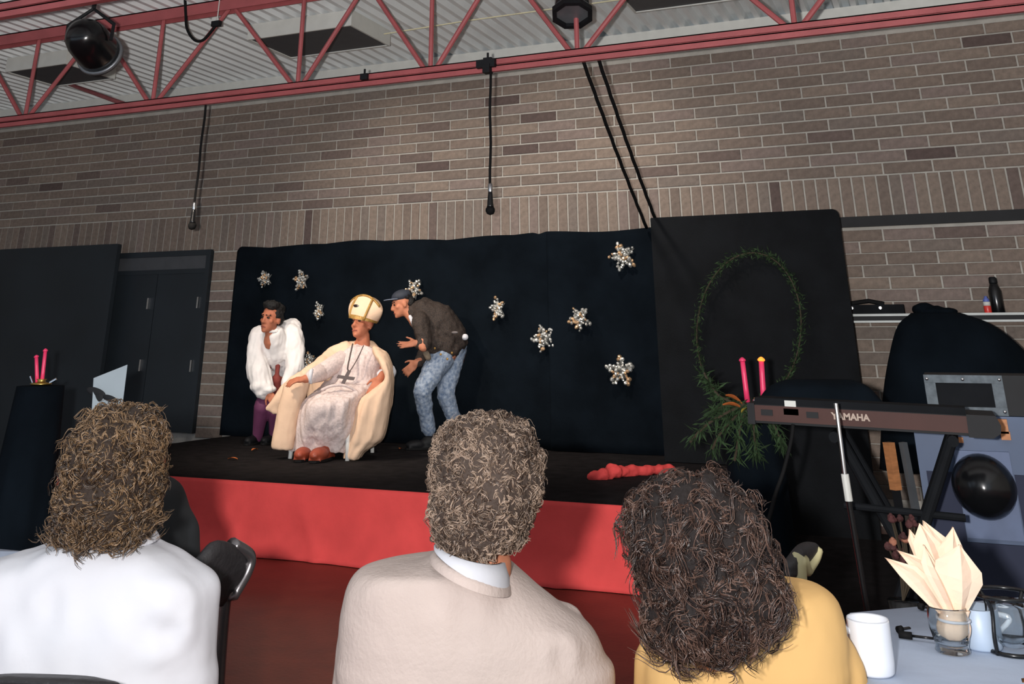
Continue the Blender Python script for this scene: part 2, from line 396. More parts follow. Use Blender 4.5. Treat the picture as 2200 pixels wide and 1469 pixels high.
# standing black flats
def flat(name, x0, x1, y, z0, z1, label, m, rc=.05, th=.06):
    mb = MB(); out = [(x0, z0), (x1, z0)] if x0 < -5 else [(x0, ZS+.006), (SX1+.012, ZS+.006), (SX1+.012, z0), (x1, z0)]
    for i in range(7): a = PI/2*i/6; out.append((x1-rc+rc*math.cos(a), z1-rc+rc*math.sin(a)))
    for i in range(4): a = PI/2+PI/2*i/3; out.append((x0+.012+.012*math.cos(a), z1-.012+.012*math.sin(a)))
    n = len(out); mb.add([(a, y, z) for a, z in out]+[(a, y+th, z) for a, z in out], [tuple(range(n)), tuple(range(2*n-1, n-1, -1))]+[(i, n+i, n+(i+1) % n, (i+1) % n) for i in range(n)])
    root = thing(name, label, 'panel', ((x0+x1)/2, y, z0))
    mb.build('board', m, root)
    for q in (x0+.05, x1-.1): MB().box((q, y+th, ZS+.01), (q+.05, y+th+.04, z1-.1)).build('batten', M['black'], root)
    return root
PY = 8.72
px0, px1 = AY(1397, 470, PY)[0], AY(1800, 447, PY)[0]
flat('scenery_panel', px0, px1, PY, 0.0, AY(1600, 458, PY)[2], 'tall black scenery panel carrying the oval green garland', M['black_panel'])
flat('scenery_panel', -10.75, AY(243, 600, 9.15)[0], 9.15, 0.0, AY(240, 524, 9.15)[2], 'dim dark scenery panel left of the double door', M['door_black'], rc=.02)

# ---------------------------------------------------------------- roof joists
def joist(Y, nodes, zb0, zb1, zt0, zt1, label, x0, x1, clipx=None):
    root = thing('roof_joist', label, 'joist', ((x0+x1)/2, Y, zb0))
    h = (zb1-zb0)
    mb = MB()
    for s, zz in ((0, zb0), (1, zb0+h*.52)):
        mb.box((x0, Y-.05, zz), (x1, Y-.038, zz+h*.44)).box((x0, Y-.05, zz+h*.36), (x1, Y+.0, zz+h*.44))
    mb.box((x0, Y-.02, zb0+.01), (x1, Y+.02, zb1-.01))
    mb.build('bottom_chord', M['red_steel'], root)
    mb = MB().box((x0, Y-.06, zt0), (x1, Y-.05, zt1)).box((x0, Y-.06, zt1-.012), (x1, Y+.06, zt1)).box((x0, Y+.05, zt0), (x1, Y+.06, zt1)); mb.build('top_chord', M['red_steel'], root)
    for i, nx in enumerate(nodes):
        b = (nx, Y, zb1-.02); MB().tube([b, (nx, Y, zt0+.03)], .02, 8).build('web_bar', M['red_steel'], root)
        for s, o in ((-1, i-1), (1, i+1)):
            if 0 <= o < len(nodes):
                tx = (nx+nodes[o])/2
                MB().tube([(nx+s*.05, Y, zb1-.02), (tx-s*.03, Y, zt0+.03)], .021, 8).build('web_bar', M['red_steel'], root)
    return root
nodes = [-11.4, -9.7, -8.05, -6.437, -4.833, -3.539, -2.271, -.647, .95, 2.5]
J1 = joist(YJ, nodes, 3.345, 3.455, 4.215, ZC, 'red steel roof joist running above the front of the stage', -13.9, 4.9)
MB().tube([AY(268, 224, YJ), AY(135, 176, 8.6)], .022, 8).build('brace', M['red_steel'], J1)
p2 = AZ(100, 12, 3.345+.05); Y2 = p2[1]
joist(Y2, [x_*1.0 for x_ in (-11, -9.4, -7.8, -6.2, -4.6, -3, -1.4, .2, 1.8)], 3.345, 3.455, 4.215, ZC, 'nearer red steel roof joist at the top left corner', -13.9, 4.9)

# ceiling light boxes
def light_box(x0, x1, y0, y1, label):
    root = thing('ceiling_light', label, 'ceiling light', ((x0+x1)/2, (y0+y1)/2, 4.16), 0, 'unlit ceiling light boxes')
    mb = MB().box((x0, y0, 4.17), (x1, y0+.02, ZC)).box((x0, y1-.02, 4.17), (x1, y1, ZC)).box((x0, y0+.0201, 4.17), (x0+.02, y1-.0201, ZC)).box((x1-.02, y0+.0201, 4.17), (x1, y1-.0201, ZC))
    mb.build('housing', M['white_paint'], root)
    MB().box((x0+.02, y0+.02, 4.18), (x1-.02, y1-.02, 4.2)).build('diffuser', M['dark_lens'], root)
k = (4.17-CZ)/(4.1-CZ)
light_box(-5.82*k, -4.64*k, 7.36*k, 8.10*k, 'unlit white ceiling light box above the seated actor')
light_box(-9.0*k, -8.12*k, 7.3*k, 8.02*k, 'unlit ceiling light box at the far left behind the round spotlight')
light_box(-2.12*k, -.9*k, 7.3*k, 8.08*k, 'unlit ceiling light box at the right, cut by the top edge')
# thin pale wire strung under the deck
MB().tube([AZ(825, 73, 4.2), AZ(1000, 45, 4.2), AZ(1180, 20, 4.2), AZ(1340, -2, 4.2)], .006, 6).build('ceiling_wire', mat('pale_cord', rgb(225, 218, 180), .8), None, label='thin pale wire strung across under the steel deck', cat='wire')
# ================================================================ RIGGING
def hanging_mic(top, bot, label, Y, r=1.):
    t = AY(*top, Y); b = AY(*bot, Y); t[0] = b[0] = (t[0]+b[0])/2
    root = thing('hanging_microphone', label, 'microphone', tuple(b))
    n = 9; zl = b[2]+.2
    MB().tube([(b[0]+.004*math.sin(i*1.3), Y, t[2]+.06+(zl-t[2]-.06)*i/n) for i in range(n+1)], .011, 6).build('cable', M['rubber'], root)
    MB().lathe([(.012, .13), (.018, .15), (.018, .2), (.008, .215)], 12, at=tuple(b)).build('ferrule', M['chrome'], root, True)
    MB().lathe([(.028, .03), (.024, .05), (.018, .13), (.014, .16)], 14, at=tuple(b)).build('handle', M['black_gloss'], root, True)
    MB().lathe([(.006, -.022), (.026, -.014), (.035, .005), (.035, .022), (.028, .034)], 14, at=tuple(b)).build('grille', M['rubber'], root, True)
    return root
hm = hanging_mic((1050, 150), (1057, 455), 'black microphone hanging by its cable above centre stage', YJ-.06)
c = AY(1048, 152, YJ-.06)
MB().box((c[0]-.09, YJ-.09, 3.375), (c[0]+.07, YJ-.045, 3.44)).box((c[0]-.03, YJ-.1, 3.33), (c[0]+.03, YJ-.03, 3.40)).build('clamp', M['black'], hm)
hanging_mic((440, 240), (413, 488), 'dim microphone hanging by its cable in front of the left brickwork', YJ-.06)
for px_, py_ in ((1048, 132), (783, 166)):
    c = AY(px_, py_, YJ-.06); MB().box((c[0]-.035, YJ-.075, c[2]-.02), (c[0]+.035, YJ-.045, c[2]+.03)).tube([(c[0], YJ-.06, c[2]-.02), (c[0], YJ-.06, c[2]+.07)], .01, 6).build('beam_clip', M['black'], None, label='small black clip on the red joist '+('above the centre microphone' if px_ > 900 else 'left of the centre microphone'), cat='clip')
for (a, b, Yb, lb) in (((1250, 138), (1389, 489), 9.12, 'left of the two black ropes slanting from the joist to the backdrop'), ((1283, 133), (1407, 468), 8.76, 'right of the two black ropes, ending on the tall black panel')):
    p, q = AY(*a, YJ), AY(*b, Yb); p[2] += .06
    MB().tube([p+(q-p)*i/24+np.array([.002*math.sin(i*2.1), 0, -.03*math.sin(PI*i/24)]) for i in range(25)], .015, 7).build('rope', M['rubber'], None, True, label=lb, cat='rope')
# spotlights
def par_can(c, aim, s, label, barn=False):
    R = frame(aim); Rz = np.stack([R[:, 0], R[:, 2], R[:, 1]], 1)      # lathe axis z -> aim
    if np.linalg.det(Rz) < 0: Rz[:, 0] *= -1
    root = thing('stage_spotlight', label, 'spotlight', tuple(c))
    MB().lathe([(.01*s, -.17*s), (.06*s, -.165*s), (.1*s, -.14*s), (.13*s, -.09*s), (.145*s, -.02*s), (.15*s, .12*s), (.15*s, .2*s)], 28, at=c, R=Rz).build('can', M['black_gloss'], root, True)
    MB().lathe([(.15*s, .18*s), (.165*s, .18*s), (.165*s, .215*s), (.14*s, .215*s)], 28, at=c, R=Rz).build('rim', M['grey_metal'], root, True)
    MB().lathe([(.005, .17*s), (.14*s, .17*s), (.14*s, .18*s)], 28, at=c, R=Rz).build('lens', M['dark_lens'], root, True)
    if barn:
        mb = MB(); o = []
        for j in range(8):
            w = 2*PI*(j+.5)/8; o.append(Rz@np.array([.185*s*math.cos(w), .185*s*math.sin(w), .2*s])+c)
        o2 = [p+Rz@np.array([0, 0, .05*s]) for p in o]; i1 = [c+(p-c-Rz@np.array([0, 0, .2*s]))*.78+Rz@np.array([0, 0, .2*s]) for p in o]; i2 = [p+Rz@np.array([0, 0, .05*s]) for p in i1]
        mb.add(o+o2+i1+i2, [f for j in range(8) for f in ((j, (j+1) % 8, 8+(j+1) % 8, 8+j), (16+j, 24+j, 24+(j+1) % 8, 16+(j+1) % 8), (8+j, 8+(j+1) % 8, 24+(j+1) % 8, 24+j), (j, 16+j, 16+(j+1) % 8, (j+1) % 8))]).build('colour_frame', M['black'], root)
    side = R[:, 0]; up = ZU
    hook = c+up*.24*s
    MB().tube([c-side*.165*s, c-side*.17*s+up*.12*s, hook, c+side*.17*s+up*.12*s, c+side*.165*s], .014*s, 6).build('yoke', M['black'], root)
    mb = MB().tube([hook, hook+up*.1], .016, 8).box((-.03, -.04, .06), (.03, .04, .14), at=hook); mb.build('clamp', M['black'], root)
    return root
par_can(cL, tuple(unit(HD+RT*.1-ZU*.25)), 1.05, 'round black spotlight hanging at the top left, seen from behind')
cR = A(1228, -12, 7.2)
par_can(cR, (.12, -.35, -.9), .9, 'black spotlight with octagonal frame hung on the joist at top centre', True)
# cable hung in a loop from the joist with a clip
cb = [AY(397, -12, 6.7), AY(399, 30, 6.7), AY(402, 62, 6.7), AY(418, 86, 6.7), AY(436, 86, 6.7), AY(455, 66, 6.7), AY(466, 50, 6.7)]
lp = thing('cable_loop', 'black cable hanging in a loop from the upper left joist', 'cable', tuple(cb[3]))
MB().tube(catmull(cb, 6), .013, 7).build('cord', M['rubber'], lp, True)
e = cb[-1]; MB().box((-.05, -.02, -.03), (.04, .02, .02), at=e).build('plug', M['black'], lp)
MB().box((-.045, -.022, .02), (0, .022, .05), at=e).build('tag', M['white_paint'], lp)
MB().tube([e, e+np.array([0, 0, .3])], .005, 5).build('hanger', M['white_paint'], lp)

# ================================================================ STARS ON THE BACKDROP
M['tinsel'] = mat('silver_tinsel', rgb(205, 205, 200), .28, metal=.75, var=.3, scale=60)
M['tinsel2'] = mat('warm_tinsel', rgb(214, 178, 140), .28, metal=.7, var=.3, scale=60)
def star(px_, py_, size, rot, label, seed, Y=9.17, squash=1.):
    rs = random.Random(seed); c = AY(px_, py_, Y)
    root = thing('tinsel_star', label, 'star', tuple(c), 0, 'tinsel stars on the backdrop')
    m1, m2 = MB(), MB()
    core = MB()
    out = []
    for i in range(10):
        a = rot+PI/2+i*PI/5; r = size*(1 if i % 2 == 0 else .34); out.append((c[0]+r*math.cos(a)*squash, c[2]+r*math.sin(a)))
    n = 10
    core.add([(x, Y+.03, z) for x, z in out]+[(c[0], Y-.004, c[2])]+[(c[0], Y+.04, c[2])], [(i, (i+1) % n, n) for i in range(n)]+[((i+1) % n, i, n+1) for i in range(n)])
    core.build('foil_back', M['tinsel'], root)
    for arm in range(5):
        a = rot+PI/2+arm*2*PI/5
        for q in range(5):
            t = .12+.88*q/4; w = size*.20*(1.15-t*.55)
            for s_ in (-1, 1) if q < 4 else (0,):
                x = c[0]+(size*t*math.cos(a)-s_*w*math.sin(a))*squash+rs.uniform(-.007, .007); z = c[2]+size*t*math.sin(a)+s_*w*math.cos(a)+rs.uniform(-.007, .007)
                rr = rs.uniform(.012, .022)*size/.13
                Rm = rotm(rs.uniform(0, 6), rs.uniform(0, 6), rs.uniform(0, 6))
                (m2 if rs.random() < .22 else m1).ell((x, Y-.012-rs.random()*.02, z), (rr, rr, rr*1.3), Rm, n=5)
    m1.build('bauble_cluster', M['tinsel'], root, kind='stuff'); m2.build('warm_bauble_cluster', M['tinsel2'], root, kind='stuff')
for i, (x, y, s, r, lb, sq) in enumerate([
    (570, 599, .085, .3, 'small silver star highest left, nearest the brick pier', .9),
    (648, 603, .10, .1, 'silver star upper left, second from the brick pier', .8),
    (686, 668, .085, .5, 'dim narrow silver star left of the tall cream hat', .6),
    (891, 622, .10, .6, 'silver star just above the bending actor in denim', .9),
    (1070, 663, .10, .25, 'narrow silver star in the middle, right of the denim actor', .75),
    (1169, 726, .115, .35, 'warm glinting star lower of the middle pair', 1.),
    (1246, 684, .105, .55, 'silver star upper right of the warm glinting star', 1.),
    (1339, 551, .125, .3, 'largest silver star, top right beside the black panel', 1.),
    (1334, 797, .125, .02, 'silver star lowest right beside the black panel', 1.),
    (664, 776, .085, .2, 'silver star half hidden behind the seated actor\'s shoulder', .9)]):
    star(x, y, s, r, lb, 30+i, Y=9.20 if x < 1180 else 9.14, squash=sq)

# ================================================================ GARLAND ON THE PANEL
M['fir'] = mat('fir_green', rgb(44, 62, 38), .8, spec=.2, var=.4, scale=30, island=.8)
M['stem'] = mat('dark_twig', rgb(58, 48, 34), .8)
def leaves(path, n, spread, ln, wd, seed, outw=None, droop=0.):
    """n small pointed leaves scattered along a path"""
    rs = np.random.default_rng(seed); path = np.array(path); mb = MB()
    for _ in range(n):
        k = rs.integers(0, len(path)-1); t = rs.random(); p = path[k]*(1-t)+path[k+1]*t; d = unit(path[k+1]-path[k])
        v = unit(d*rs.uniform(.2, 1.)+rs.normal(size=3)*.75+np.array([0, 0, -droop])); L = ln*rs.uniform(.6, 1.3)
        s = unit(np.cross(v, rs.normal(size=3)))*wd*rs.uniform(.7, 1.3); q = p+rs.normal(size=3)*spread; u = unit(np.cross(v, s))*wd*.35
        mb.add([q, q+v*L*.45+s, q+v*L, q+v*L*.45-s, q+v*L*.45+u], [(0, 1, 4), (1, 2, 4), (2, 3, 4), (3, 0, 4), (0, 3, 2, 1)])
    return mb
ov = []
for i in range(49):
    a = 2*PI*i/48; rx = 112 if math.cos(a) < 0 else 112; ov.append(AY(1609+rx*math.cos(a)+8*math.sin(a), 708-165*math.sin(a), PY-.075))
gar = thing('garland_ring', 'oval ring of thin green fir garland on the tall black panel', 'garland', tuple(AY(1609, 872, PY-.04)))
MB().tube(ov, .006, 6).build('stem', M['stem'], gar)
leaves(ov, 1700, .018, .045, .0045, 3).build('needles', M['fir'], gar, kind='stuff')

# ================================================================ SHELF ON THE RIGHT WALL
x0, x1 = -.68, 4.
M['strip'] = mat('dull_metal_strip', rgb(178, 182, 180), .55, metal=.2, var=.08, spec=.3)
sh = thing('wall_shelf', 'wall shelf with two bright metal edge strips on the right', 'shelf', (1, YW-.17, 1.52))
MB().box((x0, YW-.32, 1.53), (x1, YW-.015, 1.575)).build('board', M['black'], sh)
MB().box((x0, YW-.335, 1.562), (x1, YW-.32, 1.580)).build('edge_strip', M['strip'], sh)
MB().box((x0, YW-.335, 1.512), (x1, YW-.32, 1.528)).build('edge_strip', M['strip'], sh)
bxx = AY(2000, 690, YW-.3)[0]
MB().box((bxx-.04, YW-.33, 1.42), (bxx+.04, YW-.015, 1.53)).box((bxx-.03, YW-.34, 1.53), (bxx+.03, YW-.32, 1.565)).build('bracket', M['grey_metal'], sh)
ys = YW-.2
def on_shelf(px_): return AY(px_, 670, ys)[0]
am = thing('amplifier', 'low black amplifier case on the shelf beside the black panel', 'amplifier', (on_shelf(1880), ys, 1.576))
a0, a1 = on_shelf(1815), on_shelf(1944)
MB().box((a0, ys-.12, 1.578), (a1, ys+.1, 1.652)).build('case', M['black_matte'], am)
for q in (.15, .62): MB().lathe([(.016, 0), (.016, .015), (.01, .02)], 12, at=(a0+(a1-a0)*q, ys-.122, 1.625), R=rotm(0, PI/2)).build('knob', M['chrome'], am)
MB().tube([(a0, ys, 1.66), (a0+.2, ys, 1.685), (a0+.32, ys, 1.66)], .018, 6).build('cable_bundle', M['rubber'], am)
mb = MB(); mb.ell((on_shelf(2000), ys+.02, 1.60), (.13, .11, .045)); mb.ell((on_shelf(1985), ys+.02, 1.615), (.09, .1, .05)); mb.ell((on_shelf(2030), ys, 1.595), (.1, .09, .03))
rbuild(mb, 'cloth_bundle', M['black_cloth'], None, .012, 3, .008, 14, label='black cloth bundle lying on the metal edged shelf', cat='cloth')
xb = on_shelf(2122)
cn = thing('spray_can', 'small red, white and blue can on the wall shelf', 'can', (xb, ys-.1, 1.576))
MB().lathe([(.026, 0), (.028, .005), (.028, .05), (.026, .055)], 16, at=(xb, ys-.1, 1.577)).build('red_band', mat('can_red', rgb(214, 60, 52), .35), cn, True)
MB().lathe([(.027, 0), (.027, .03)], 16, at=(xb, ys-.1, 1.632)).build('white_band', M['white_paint'], cn, True)
MB().lathe([(.026, 0), (.022, .02), (.012, .03), (.012, .042)], 16, at=(xb, ys-.1, 1.662)).build('blue_top', mat('can_blue', rgb(92, 108, 178), .35), cn, True)
xb = on_shelf(2146)
bt = thing('bottle', 'dark tall bottle behind the small striped can', 'bottle', (xb, ys+.05, 1.576))
MB().lathe([(.045, 0), (.05, .01), (.05, .17), (.035, .21), (.03, .23)], 18, at=(xb, ys+.05, 1.577)).build('body', M['black_gloss'], bt, True)
MB().lathe([(.03, .23), (.032, .235), (.03, .27), (.02, .28)], 18, at=(xb, ys+.05, 1.577)).build('cap', M['black'], bt, True)
# draped equipment under the shelf
mb = MB(); mb.loft(sil([(672, 1960, 2060, .25), (700, 1932, 2130, .4), (760, 1916, 2200, .5), (840, 1904, 2240, .55), (930, 1900, 2260, .6), (1010, 1898, 2270, .6)], 7.4, ripple=lambda w, t: .05*t*math.sin(9*w)))
mb.build('draped_equipment', M['black_cloth'], None, True, label='rounded heap of equipment under a black cloth below the wall shelf', cat='covered equipment')
# ================================================================ KEYBOARD CORNER
YK = 4.85
def K(px_, py_): return AY(px_, py_, YK)
k0, k1 = K(1612, 886), K(2128, 900)
kx0, kx1 = k0[0], k1[0]; kz0 = 1.035; kz1 = 1.10
sl = -.028                                           # the stand sags slightly to the right
kb = thing('electric_keyboard', 'brown electric keyboard with pale lettering on its back panel', 'keyboard', ((kx0+kx1)/2, YK+.15, kz0))
Rk = rotm(0, 0, .028)
kc = np.array([(kx0+kx1)/2, YK, 1.062]); hw = (kx1-kx0)/2
M['kb_brown'] = mat('keyboard_brown', rgb(66, 36, 30), .6, var=.1, spec=.3)
MB().box((-hw, .012, -.045), (hw, .34, .03), R=Rk, at=kc).build('case', M['black'], kb)
MB().box((-hw+.02, 0, -.035), (hw-.09, .014, .028), R=Rk, at=kc).build('back_panel', M['kb_brown'], kb)
MB().box((-hw-.012, -.004, -.05), (-hw+.02, .35, .035), R=Rk, at=kc).build('end_cheek', M['black'], kb)
mb = MB(); prof = [(hw-.09, -.05), (hw+.0, -.05), (hw+.03, -.03), (hw+.035, .0), (hw+.02, .035), (hw-.09, .035)]; n = 6
vv = [Rk@np.array([a, y, z])+kc for y in (-.006, .35) for a, z in prof]
mb.add(vv, [tuple(range(n)), tuple(range(2*n-1, n-1, -1))]+[(i, n+i, n+(i+1) % n, (i+1) % n) for i in range(n)]).build('end_cheek', M['black'], kb)
MB().box((-hw+.02, .014, .02), (hw-.09, .19, .058), R=Rk, at=kc).build('control_panel', M['black_matte'], kb)
# keys on the player's side
for i in range(36):
    x = -hw+.06+i*(2*hw-.18)/36
    MB().box((x, .2, .03), (x+(2*hw-.18)/36-.002, .335, .042), R=Rk, at=kc).build('key', M['white_shirt'], kb)
for q in (.07, .27):
    MB().box((-hw+2*hw*q-.02, -.006, -.012), (-hw+2*hw*q+.03, .003, .012), R=Rk, at=kc).build('socket_plate', M['black'], kb)
MB().box((-hw+2*hw*.155, .01, .026), (-hw+2*hw*.205, .05, .052), R=Rk, at=kc).build('plug_box', M['white_paint'], kb)
MB().box((-hw+2*hw*.15, .0, -.005), (-hw+2*hw*.215, .008, .02), R=Rk, at=kc).build('power_inlet', M['black'], kb)
def text(body, size, loc, R, m, name, parent, ext=.001, bold=0.):
    cu = bpy.data.curves.new('txt', 'FONT'); cu.body = body; cu.size = size; cu.extrude = ext; cu.offset = bold; cu.align_x = 'CENTER'; cu.align_y = 'CENTER'
    o = bpy.data.objects.new('txt', cu); WORK.collection.objects.link(o); WORK.view_layers[0].update()
    me = bpy.data.meshes.new_from_object(o.evaluated_get(WORK.view_layers[0].depsgraph)); bpy.data.objects.remove(o)
    me.transform(Matrix.Translation(loc) @ R.to_4x4()); me.materials.clear(); me.materials.append(m)
    return link(name, me, parent)
lt = K(1828, 901); lx = lt[0]-kc[0]
tp = Rk@np.array([lx, -.003, 0])+kc
text('YAMAHA', .036, tuple(tp), Matrix(Rk.tolist()) @ Matrix.Rotation(PI/2, 3, 'X') @ Matrix.Diagonal((1.04, 1, 1)), mat('pale_letter', rgb(172, 152, 138), .6), 'lettering', kb, bold=.0015)
# black sheet added to stand in for the shadow on the floor here
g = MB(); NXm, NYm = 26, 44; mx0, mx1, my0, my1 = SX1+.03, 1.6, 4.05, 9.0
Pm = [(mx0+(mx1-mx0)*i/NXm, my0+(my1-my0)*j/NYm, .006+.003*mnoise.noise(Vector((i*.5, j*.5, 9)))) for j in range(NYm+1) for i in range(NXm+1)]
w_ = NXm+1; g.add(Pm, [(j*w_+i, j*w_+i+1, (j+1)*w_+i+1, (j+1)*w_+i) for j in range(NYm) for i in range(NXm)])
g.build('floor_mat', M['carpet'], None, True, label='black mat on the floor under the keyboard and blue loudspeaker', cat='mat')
# X stand
ks = thing('keyboard_stand', 'black crossed tube stand holding up the keyboard', 'stand', ((kx0+kx1)/2, YK+.15, 0))
xa, xb = K(1800, 1000)[0], K(2045, 930)[0]
for y, lbl in ((YK+.06, 0), (YK+.28, 1)):
    MB().tube([(xb, y, 1.0), (xa, y, .03)], .024, 10).build('leg', M['black_matte'], ks)
    MB().tube([(xa, y+.03, 1.0), (xb, y+.03, .03)], .024, 10).build('leg', M['black_matte'], ks)
for x, z in ((xa, .985), (xb, .985), (xa, .03), (xb, .03)):
    MB().tube([(x, YK-.02, z), (x, YK+.38, z)], .022, 10).build('crossbar', M['black_matte'], ks)
MB().lathe([(.04, -.03), (.045, 0), (.04, .03)], 16, at=((xa+xb)/2, YK+.03, .51), R=rotm(0, PI/2)).build('pivot', M['grey_metal'], ks)
MB().tube([(xa, YK+.06, .72), (xb, YK+.06, .70)], .014, 8).build('tie_bar', M['black_matte'], ks)
# dark cover thrown behind the keyboard
mb = MB(); mb.loft(sil([(815, 1690, 1830, .1), (828, 1660, 1862, .25), (850, 1640, 1885, .3), (875, 1630, 1905, .32), (905, 1625, 1915, .3)], 5.05, ripple=lambda w, t: .06*math.sin(7*w)))
mb.build('dust_cover', M['black_cloth'], None, True, label='black dust cover bunched along the top of the keyboard', cat='cover')
# thin microphone stand in front
ms = thing('microphone_stand', 'thin upright stand with white taped section in front of the keyboard', 'microphone stand', (0, 0, 0))
dM = 4.35
tpm, wt0, wt1, bm = A(1796, 866, dM), A(1815, 1018, dM), A(1824, 1076, dM), A(1862, 1285, dM)
dirm = unit(bm-tpm); fl = tpm+dirm*(tpm[2]/-dirm[2])
ms.location = tuple(fl*np.array([1, 1, 0]))
MB().tube([tpm, wt0], .0085, 10).build('upper_tube', M['chrome'], ms)
MB().tube([wt0, wt1], .015, 10).build('tape_wrap', M['white_paint'], ms)
MB().tube([wt1, fl+ZU*.02], .011, 10).build('lower_tube', M['black_gloss'], ms)
MB().lathe([(.14, .001), (.14, .015), (.05, .03), (.02, .05)], 24, at=fl).build('base', M['black'], ms, True)
# black cable down from the keyboard
cbp = [A(1704, 912, 4.62), A(1700, 945, 4.6), A(1684, 1010, 4.58), A(1660, 1085, 4.55), A(1645, 1200, 4.5)]; cbp.append(np.array([cbp[-1][0], cbp[-1][1], .01]))
MB().tube(catmull(cbp, 6), .008, 6).build('keyboard_cable', M['rubber'], None, True, label='black cable hanging from the keyboard down to the floor', cat='cable')

# ---------------------------------------------------------------- pedestal, fir branches, candles
dP = 5.75
pc = A(1612, 868, dP+.05)
ped = thing('draped_pedestal', 'slim pedestal under a black drape behind the keyboard', 'pedestal', (pc[0], pc[1], 0))
def rip(w, t): return .05*math.sin(8*w)*(1-t)
rings = []
for i in range(13):
    t = i/12; r = .17-.03*t; rings.append([(pc[0]+r*(1+.07*(1-t)*math.sin(8*2*PI*j/48))*math.cos(2*PI*j/48), pc[1]+r*(1+.07*(1-t)*math.sin(8*2*PI*j/48))*math.sin(2*PI*j/48), .003+(pc[2]-.012)*t) for j in range(48)])
MB().loft(rings).build('drape', M['black_cloth'], ped, True)
MB().lathe([(.13, 0), (.14, .004), (.13, .01)], 32, at=(pc[0], pc[1], pc[2]-.012)).build('top', M['black'], ped)
M['pink'] = mat('pink_wax', rgb(236, 62, 108), .4, var=.05)
M['flame'] = mat('flame', rgb(255, 150, 60), .5, emit=(1, .22, .02, 1.6))
def candle(base, top, r, label, lit, tipcol):
    b = A(*base, dP) if not isinstance(base, np.ndarray) else base; t = A(*top, dP) if not isinstance(top, np.ndarray) else top
    root = thing('taper_candle', label, 'candle', tuple(b), 0, 'pink taper candles')
    d = t-b; L = np.linalg.norm(d)
    MB().tube([b+d*q for q in (0, .3, .6, .9)], [r*1.05, r, r*.97, r*.92], 12).build('wax', M['pink'], root, True)
    MB().tube([b+d*.895, b+d*.92, b+d*.95, b+d*.985, b+d*1.0], [r*.9, r*1.35, r*1.2, r*.6, r*.1], 12).build('flame' if lit else 'tip', M[tipcol], root, True)
    return root
pb = pc+ZU*.0
candle((1606, 864), (1594, 767), .0145, 'left pink taper candle of the pair behind the keyboard', False, 'pink')
candle((1641, 864), (1635, 766), .0155, 'right pink taper candle behind the keyboard, with orange flame tip', True, 'flame')
fa = thing('fir_arrangement', 'hanging fir branches with an orange leaf around the pink candles', 'plant', tuple(pc))
brs = [[(1600, 868), (1555, 890), (1515, 915), (1482, 950)], [(1600, 872), (1570, 905), (1545, 935), (1530, 965)], [(1605, 875), (1592, 910), (1585, 950), (1578, 990)],
       [(1615, 875), (1620, 920), (1622, 960), (1625, 975)], [(1570, 862), (1545, 850), (1525, 825), (1512, 800)], [(1630, 878), (1660, 910), (1675, 940), (1680, 960)], [(1590, 868), (1560, 870), (1540, 880), (1525, 880)]]
for i, b in enumerate(brs):
    pth = catmull([A(x, y, dP-.16+.01*i) for x, y in b], 5)
    s_ = MB().tube(pth, [.006]*len(pth), 5).build('branch', M['stem'], fa)
    leaves(pth, 110, .012, .07, .005, 60+i, droop=.5).build('needles', M['fir'], s_, kind='stuff')
    # flat secondary sprigs
M['orange_leaf'] = mat('orange_leaf', rgb(190, 104, 52), .6, var=.25, scale=25)
def leaf(c, L, W, R, m, parent, name='leaf'):
    mb = MB(); pts = []
    for i in range(7):
        t = i/6; w = W*math.sin(PI*min(1, t*.92+.06))*(1-.3*t); pts.append((t, w))
    V = []
    for t, w in pts: V += [np.array([-w, t*L, .1*L*math.sin(PI*t)]), np.array([0, t*L, .1*L*math.sin(PI*t)-.006]), np.array([w, t*L, .1*L*math.sin(PI*t)])]
    V = [np.asarray(R)@v+c for v in V]; V2 = [v-ZU*.002 for v in V]; n = len(V)
    F = []
    for i in range(6):
        a = i*3
        F += [(a, a+1, a+4, a+3), (a+1, a+2, a+5, a+4), (n+a, n+a+3, n+a+4, n+a+1), (n+a+1, n+a+4, n+a+5, n+a+2)]
    mb.add(V+V2, F); return mb.build(name, m, parent, True)
leaf(A(1595, 866, dP-.15), .1, .028, rotm(1.3, .4, .6), M['orange_leaf'], fa)
leaf(A(1590, 872, dP-.17), .09, .025, rotm(1.9, .1, .4), M['orange_leaf'], fa)
leaf(A(1610, 874, dP-.17), .07, .02, rotm(2.6, -.3, .2), mat('yellow_leaf', rgb(170, 150, 60), .6), fa)
for i, (x, y, r, m_) in enumerate(((1622, 862, .014, 'chrome'), (1631, 861, .012, 'chrome'), (1672, 859, .013, 'tinsel'))):
    gl = thing('glass_bauble', ['shiny bauble between the two pink candles', 'second shiny bauble at the foot of the flame candle', 'pale green bauble right of the pink candles'][i], 'bauble', tuple(A(x, y, dP-.02)))
    MB().ell(A(x, y, dP-.02), (r, r, r), n=10).build('ball', M[m_], gl, True); MB().lathe([(.004, 0), (.004, .006)], 8, at=A(x, y, dP-.02)+ZU*r*.95).build('cap', M['gold'], gl)
